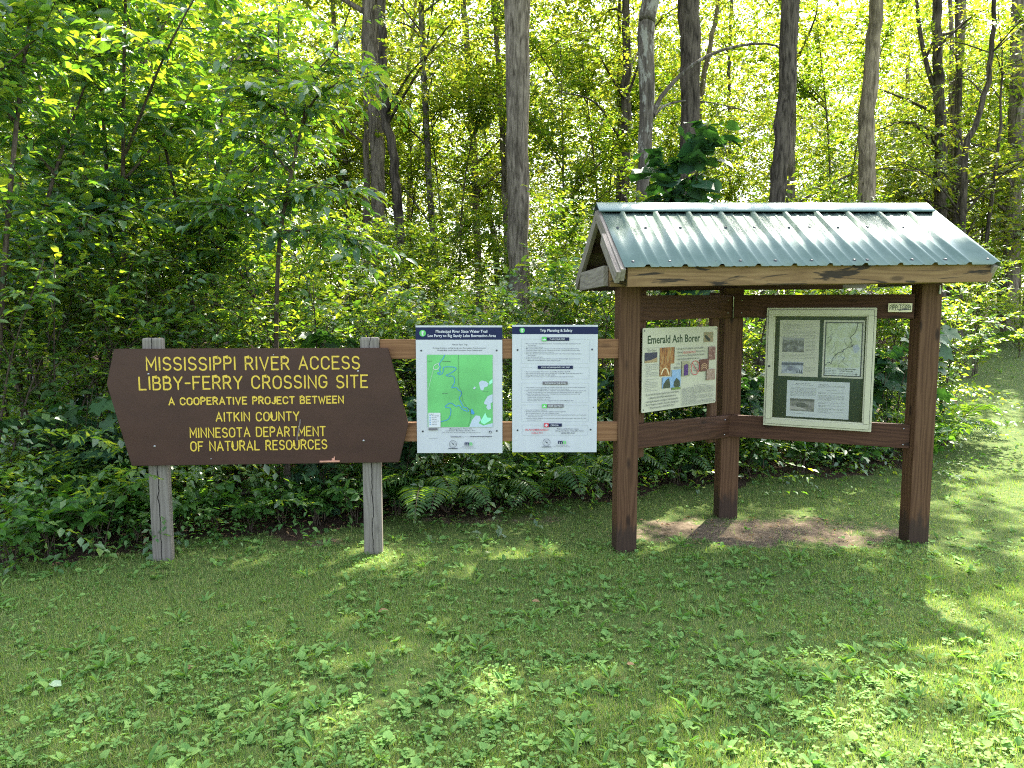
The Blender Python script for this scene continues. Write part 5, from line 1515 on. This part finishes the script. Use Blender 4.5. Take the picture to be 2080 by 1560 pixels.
# far wood and thick undergrowth: leaf masses nobody could count
def leaf_mass(name, label, n, xr, yr, zr, L, mat, clump, keep=None, cat='foliage', per=14, tpl='small'):
    g = Geo()
    nc = max(1, n // (per * clump))
    cy_ = rng.uniform(*yr, nc)
    cx_ = rng.uniform(xr[0], xr[1], nc) * cy_ / yr[1]
    cz_ = rng.uniform(*zr, nc)
    c = np.stack([cx_, cy_, cz_], -1)
    if keep is not None: c = c[keep(c)]
    c[:, 2] += gz(c[:, 0], c[:, 1])
    O = np.repeat(c, clump, 0) + rng.normal(0, .35 * (L / .1) ** .6, (len(c) * clump, 3)) * [1, 1, .6]
    D = unit(rng.normal(0, 1, O.shape) * [1, 1, .4])
    sprays(g, None, O, D, rng.uniform(.4, .9, len(O)) * (L / .1) ** .5, per, L, L * .55, tpl, .25)
    return tag(link(name, g.mesh(name), mat), label, cat, kind='stuff')


leaf_mass('distant_foliage', 'thin sunlit leaves of the far wood', 230000, (-34, 34), (23, 44), (0, 13), .17, LEAF_FAR, 5)
leaf_mass('distant_foliage', 'pale leaf haze at the far side of the wood', 260000, (-46, 46), (42, 62), (0, 19), .25, LEAF_FAR, 5)
leaf_mass('distant_foliage', 'sunlit leaves hanging among the trunks of the wood', 320000, (-24, 24), (15, 30), (2.0, 12), .125, LEAF_FAR, 6, keep=lambda c: (c[:, 1] > 19) | (c[:, 0] < 6) | (c[:, 2] < 5))
leaf_mass('undergrowth', 'low shaded undergrowth between the shrubs', 120000, (-8, 8), (5.0, 10), (.03, .75), .075, LEAF_SHRUB, 4, keep=lambda c: ~lawn(c[:, 0], c[:, 1] - .08) & ~((c[:, 0] > -2.3) & (c[:, 0] < -1.0) & (c[:, 1] < 6.5)))
leaf_mass('undergrowth', 'small herbs and seedlings along the border of the lawn', 45000, (-6.5, 6.5), (4.4, 8.3), (.01, .22), .055, LEAF_HERB, 2, keep=lambda c: ~lawn(c[:, 0], c[:, 1] - .02) & lawn(c[:, 0], c[:, 1] - 1.0), tpl='oval', per=10)
leaf_mass('undergrowth', 'sunlit low undergrowth deeper in the wood', 30000, (-20, 20), (11, 26), (0, 1.4), .11, LEAF_MID, 5, keep=lambda c: ~lawn(c[:, 0], c[:, 1]))

# dead branches tangled under the brown sign
Y = 6.0
for lab, pts, r0 in (('dead bough curving up to the right under the brown sign', [(330, 1060, 0), (400, 1035, .1), (450, 1005, .2), (520, 1000, .2), (620, 970, .3)], .028), ('dead bough lying low behind the left sign post', [(310, 1040, .2), (390, 1020, .2), (450, 990, .3), (540, 1003, .3)], .022),
                     ('thin dead stick standing left of the middle under the brown sign', [(450, 1040, .2), (440, 990, .2), (425, 930, .3), (400, 880, .3)], .02), ('dead bough slanting from the left post to the sign edge', [(330, 1010, .3), (365, 970, .4), (420, 935, .5), (480, 900, .6)], .024), ('straight dead stick by the right sign post', [(680, 985, .3), (730, 970, .3), (790, 955, .4)], .01), ('short thick stump stem under the middle of the brown sign', [(588, 1040, .2), (585, 985, .2), (580, 920, .2)], .05)):
    P = [np.array(at(x, y, Y + dy)) for x, y, dy in pts]
    for p in P: p[2] = max(p[2], .03)
    o0 = P[0].copy()
    g = Geo(); C = resample(P, 16) - o0
    g.tube(C + rng.normal(0, .008, C.shape), np.linspace(r0, r0 * .45, 16), 8, True, .08)
    if r0 < .04:
        for q in range(4):
            o_, d_ = along(C, np.array([rng.uniform(.2, .9)]))
            e_ = o_[0] + d_[0] * .15 + rng.normal(0, .16, 3)
            g.tube(resample([o_[0], (o_[0] + e_) / 2 + rng.normal(0, .02, 3), e_], 6), np.linspace(r0 * .4, .002, 6), 5, False)
    t_ = link('dead_branch', g.mesh('dead_branch', True), BARK_DARK if r0 < .04 else BARK_GREY)
    t_.location = o0
    tag(t_, lab, 'branch', 'dead branches under the brown sign')

# ------------------------------------------------------------------ lawn
def scatter_lawn(n, yr, xk):
    y = rng.uniform(yr[0], yr[1], n)
    x = rng.uniform(-1, 1, n) * (xk * y + np.clip(y * .4, .9, 2.4))
    return x, y


g = Geo()
for n, yr in ((270000, (2.1, 3.6)), (280000, (3.6, 5.2)), (140000, (5.2, 8.0)), (100000, (8, 19.5))):
    x, y = scatter_lawn(n, yr, .74)
    k = lawn(x, y) & (rng.uniform(0, 1, n) > .84 * np.clip(soil(x, y) * 1.15, 0, 1)) & (rng.uniform(0, 1, n) < .62 + .38 * np.sin(x * 2.3 + np.sin(y * 3.1)) * np.sin(y * 2.7 + x))
    x, y = x[k], y[k]
    n = len(x)
    P = np.stack([x, y, gz(x, y) - .004], -1)
    a = rng.uniform(0, 6.283, n)
    tilt = rng.uniform(.2, 1.3, n)
    A = np.stack([np.cos(a) * np.sin(tilt), np.sin(a) * np.sin(tilt), np.cos(tilt)], -1)
    N = unit(np.cross(A, np.stack([np.sin(a), -np.cos(a), 0 * a], -1)) + rng.normal(0, .3, (n, 3)))
    far = np.clip(y / 6, .6, 3)
    leaves(g, 'blade', P, A, N, rng.uniform(.015, .045, n) * (1 + .25 * (far - .6)), rng.uniform(.0018, .0034, n) * np.clip(far, 1, 2.4))
tag(link('lawn_grass', g.mesh('lawn_grass'), GRASS), 'short mown grass of the lawn and path', 'grass', kind='stuff')
g = Geo()
for n, yr, sc_ in ((2700, (2.1, 3.6), 1.0), (3200, (3.6, 5.4), .95), (1500, (5.4, 8.5), .9), (800, (8.5, 14), 1.1)):
    x, y = scatter_lawn(n, yr, .74)
    dens = .55 + .45 * np.sin(x * 1.3 + 1.1 * np.sin(y * 1.9)) * np.sin(y * 1.7 + .6) + .25 * (y < 3.6)
    k = lawn(x, y - .3) & (rng.uniform(0, 1, n) < dens) & (rng.uniform(0, 1, n) > .85 * np.clip(soil(x, y) * 1.5, 0, 1))
    x, y = x[k], y[k]; n = len(x)
    kind = rng.uniform(0, 1, n)
    for sel, m_, L_, W_, tp, til in ((kind < .5, 5, .038, .022, 'oval', (.7, 1.45)), ((kind >= .5) & (kind < .68), 6, .060, .015, 'oval', (.5, 1.35)), (kind >= .68, 4, .026, .023, 'broad', (.8, 1.5))):
        xs, ys = np.repeat(x[sel], m_), np.repeat(y[sel], m_)
        q = len(xs)
        a = rng.uniform(0, 6.283, q); t_ = rng.uniform(*til, q)
        A = np.stack([np.cos(a) * np.sin(t_), np.sin(a) * np.sin(t_), np.cos(t_)], -1)
        N = np.stack([-np.cos(a) * np.cos(t_), -np.sin(a) * np.cos(t_), np.sin(t_)], -1) + rng.normal(0, .25, (q, 3))
        s_ = rng.uniform(.45, 1.0, q) * sc_ * np.repeat(rng.uniform(.7, 1.6, int(sel.sum())) ** 1.3, m_)
        P = np.stack([xs + np.cos(a) * .006, ys + np.sin(a) * .006, gz(xs, ys) + (.006 if tp != 'broad' else .02)], -1)
        leaves(g, tp, P, A, N, L_ * s_, W_ * s_)
    # clover and creeping leaves
    n2 = n * 5
    x, y = scatter_lawn(n2, yr, .74)
    k = lawn(x, y) & (rng.uniform(0, 1, n2) < .35 + .5 * np.sin(x * 3.3 + y) * np.sin(y * 2.9 - x * .7)) & (soil(x, y) < .35)
    x, y = x[k], y[k]; n2 = len(x)
    for j in range(3):
        a = j * 2.094 + rng.uniform(-.3, .3, n2) + rng.uniform(0, 6.28)
        A = np.stack([np.cos(a), np.sin(a), rng.normal(.15, .2, n2)], -1)
        P = np.stack([x, y, gz(x, y) + rng.uniform(.008, .03, n2)], -1)
        leaves(g, 'oval', P, A, np.array([0, 0, 1.0]) + rng.normal(0, .2, (n2, 3)), rng.uniform(.012, .022, n2) * sc_, rng.uniform(.011, .018, n2) * sc_)
tag(link('lawn_weeds', g.mesh('lawn_weeds'), WEED), 'plantain, dandelion and clover leaves growing through the lawn', 'weeds', kind='stuff')
# leaf litter under the bushes and on the bare soil
g = Geo()
n = 9000
x, y = rng.uniform(-4.5, 6.5, n), rng.uniform(4.2, 9.5, n)
k = (~lawn(x, y)) | (soil(x, y) > .35) & (rng.uniform(0, 1, n) < .5)
x, y = x[k], y[k]; n = len(x)
a = rng.uniform(0, 6.283, n)
A = np.stack([np.cos(a), np.sin(a), rng.normal(0, .25, n)], -1)
leaves(g, 'oval', np.stack([x, y, gz(x, y) + rng.uniform(.004, .02, n)], -1), A, np.array([0, 0, 1.0]) + rng.normal(0, .4, (n, 3)), rng.uniform(.015, .05, n), rng.uniform(.008, .022, n))
tag(link('leaf_litter', g.mesh('leaf_litter'), DRY), 'dry brown leaf litter under the bushes and kiosk', 'leaf litter', kind='stuff')
# single fallen leaves that stand out on the lawn
for px, py, L_, mt, lab in ((980, 1140, .10, LEAF_MID, 'yellow green fallen leaf on the grass between the sign post and kiosk'), (126, 1405, .075, mat_plain('pale_leaf_underside', (0.22, 0.30, 0.17), 0.6, var=.2), 'pale underside of a fallen leaf on the lawn at lower left'), (768, 1252, .06, DRY, 'curled brown fallen leaf on the lawn below the right sign post'), (376, 1370, .05, DRY, 'small reddish fallen leaf on the lawn below the left sign post'), (1080, 1230, .05, DRY, 'small dry fallen leaf on the lawn left of the kiosk'), (1272, 1360, .04, DRY, 'tiny pinkish fallen leaf on the lawn in front of the kiosk')):
    p = on_ground(px, py)
    g = Geo(); a = rng.uniform(0, 6.28)
    leaves(g, 'oval', np.array([[0, 0, 0.0]]), np.array([[math.cos(a) * 1.0, math.sin(a) * .4, .1]]), np.array([[0.1, -.3, 1.0]]), L_, L_ * .6)
    q = link('fallen_leaf', g.mesh('fallen_leaf'), mt)
    q.location = (p.x, p.y, .028)
    tag(q, lab, 'leaf', 'fallen leaves on the lawn')
bpy.data.objects.remove(_fo)
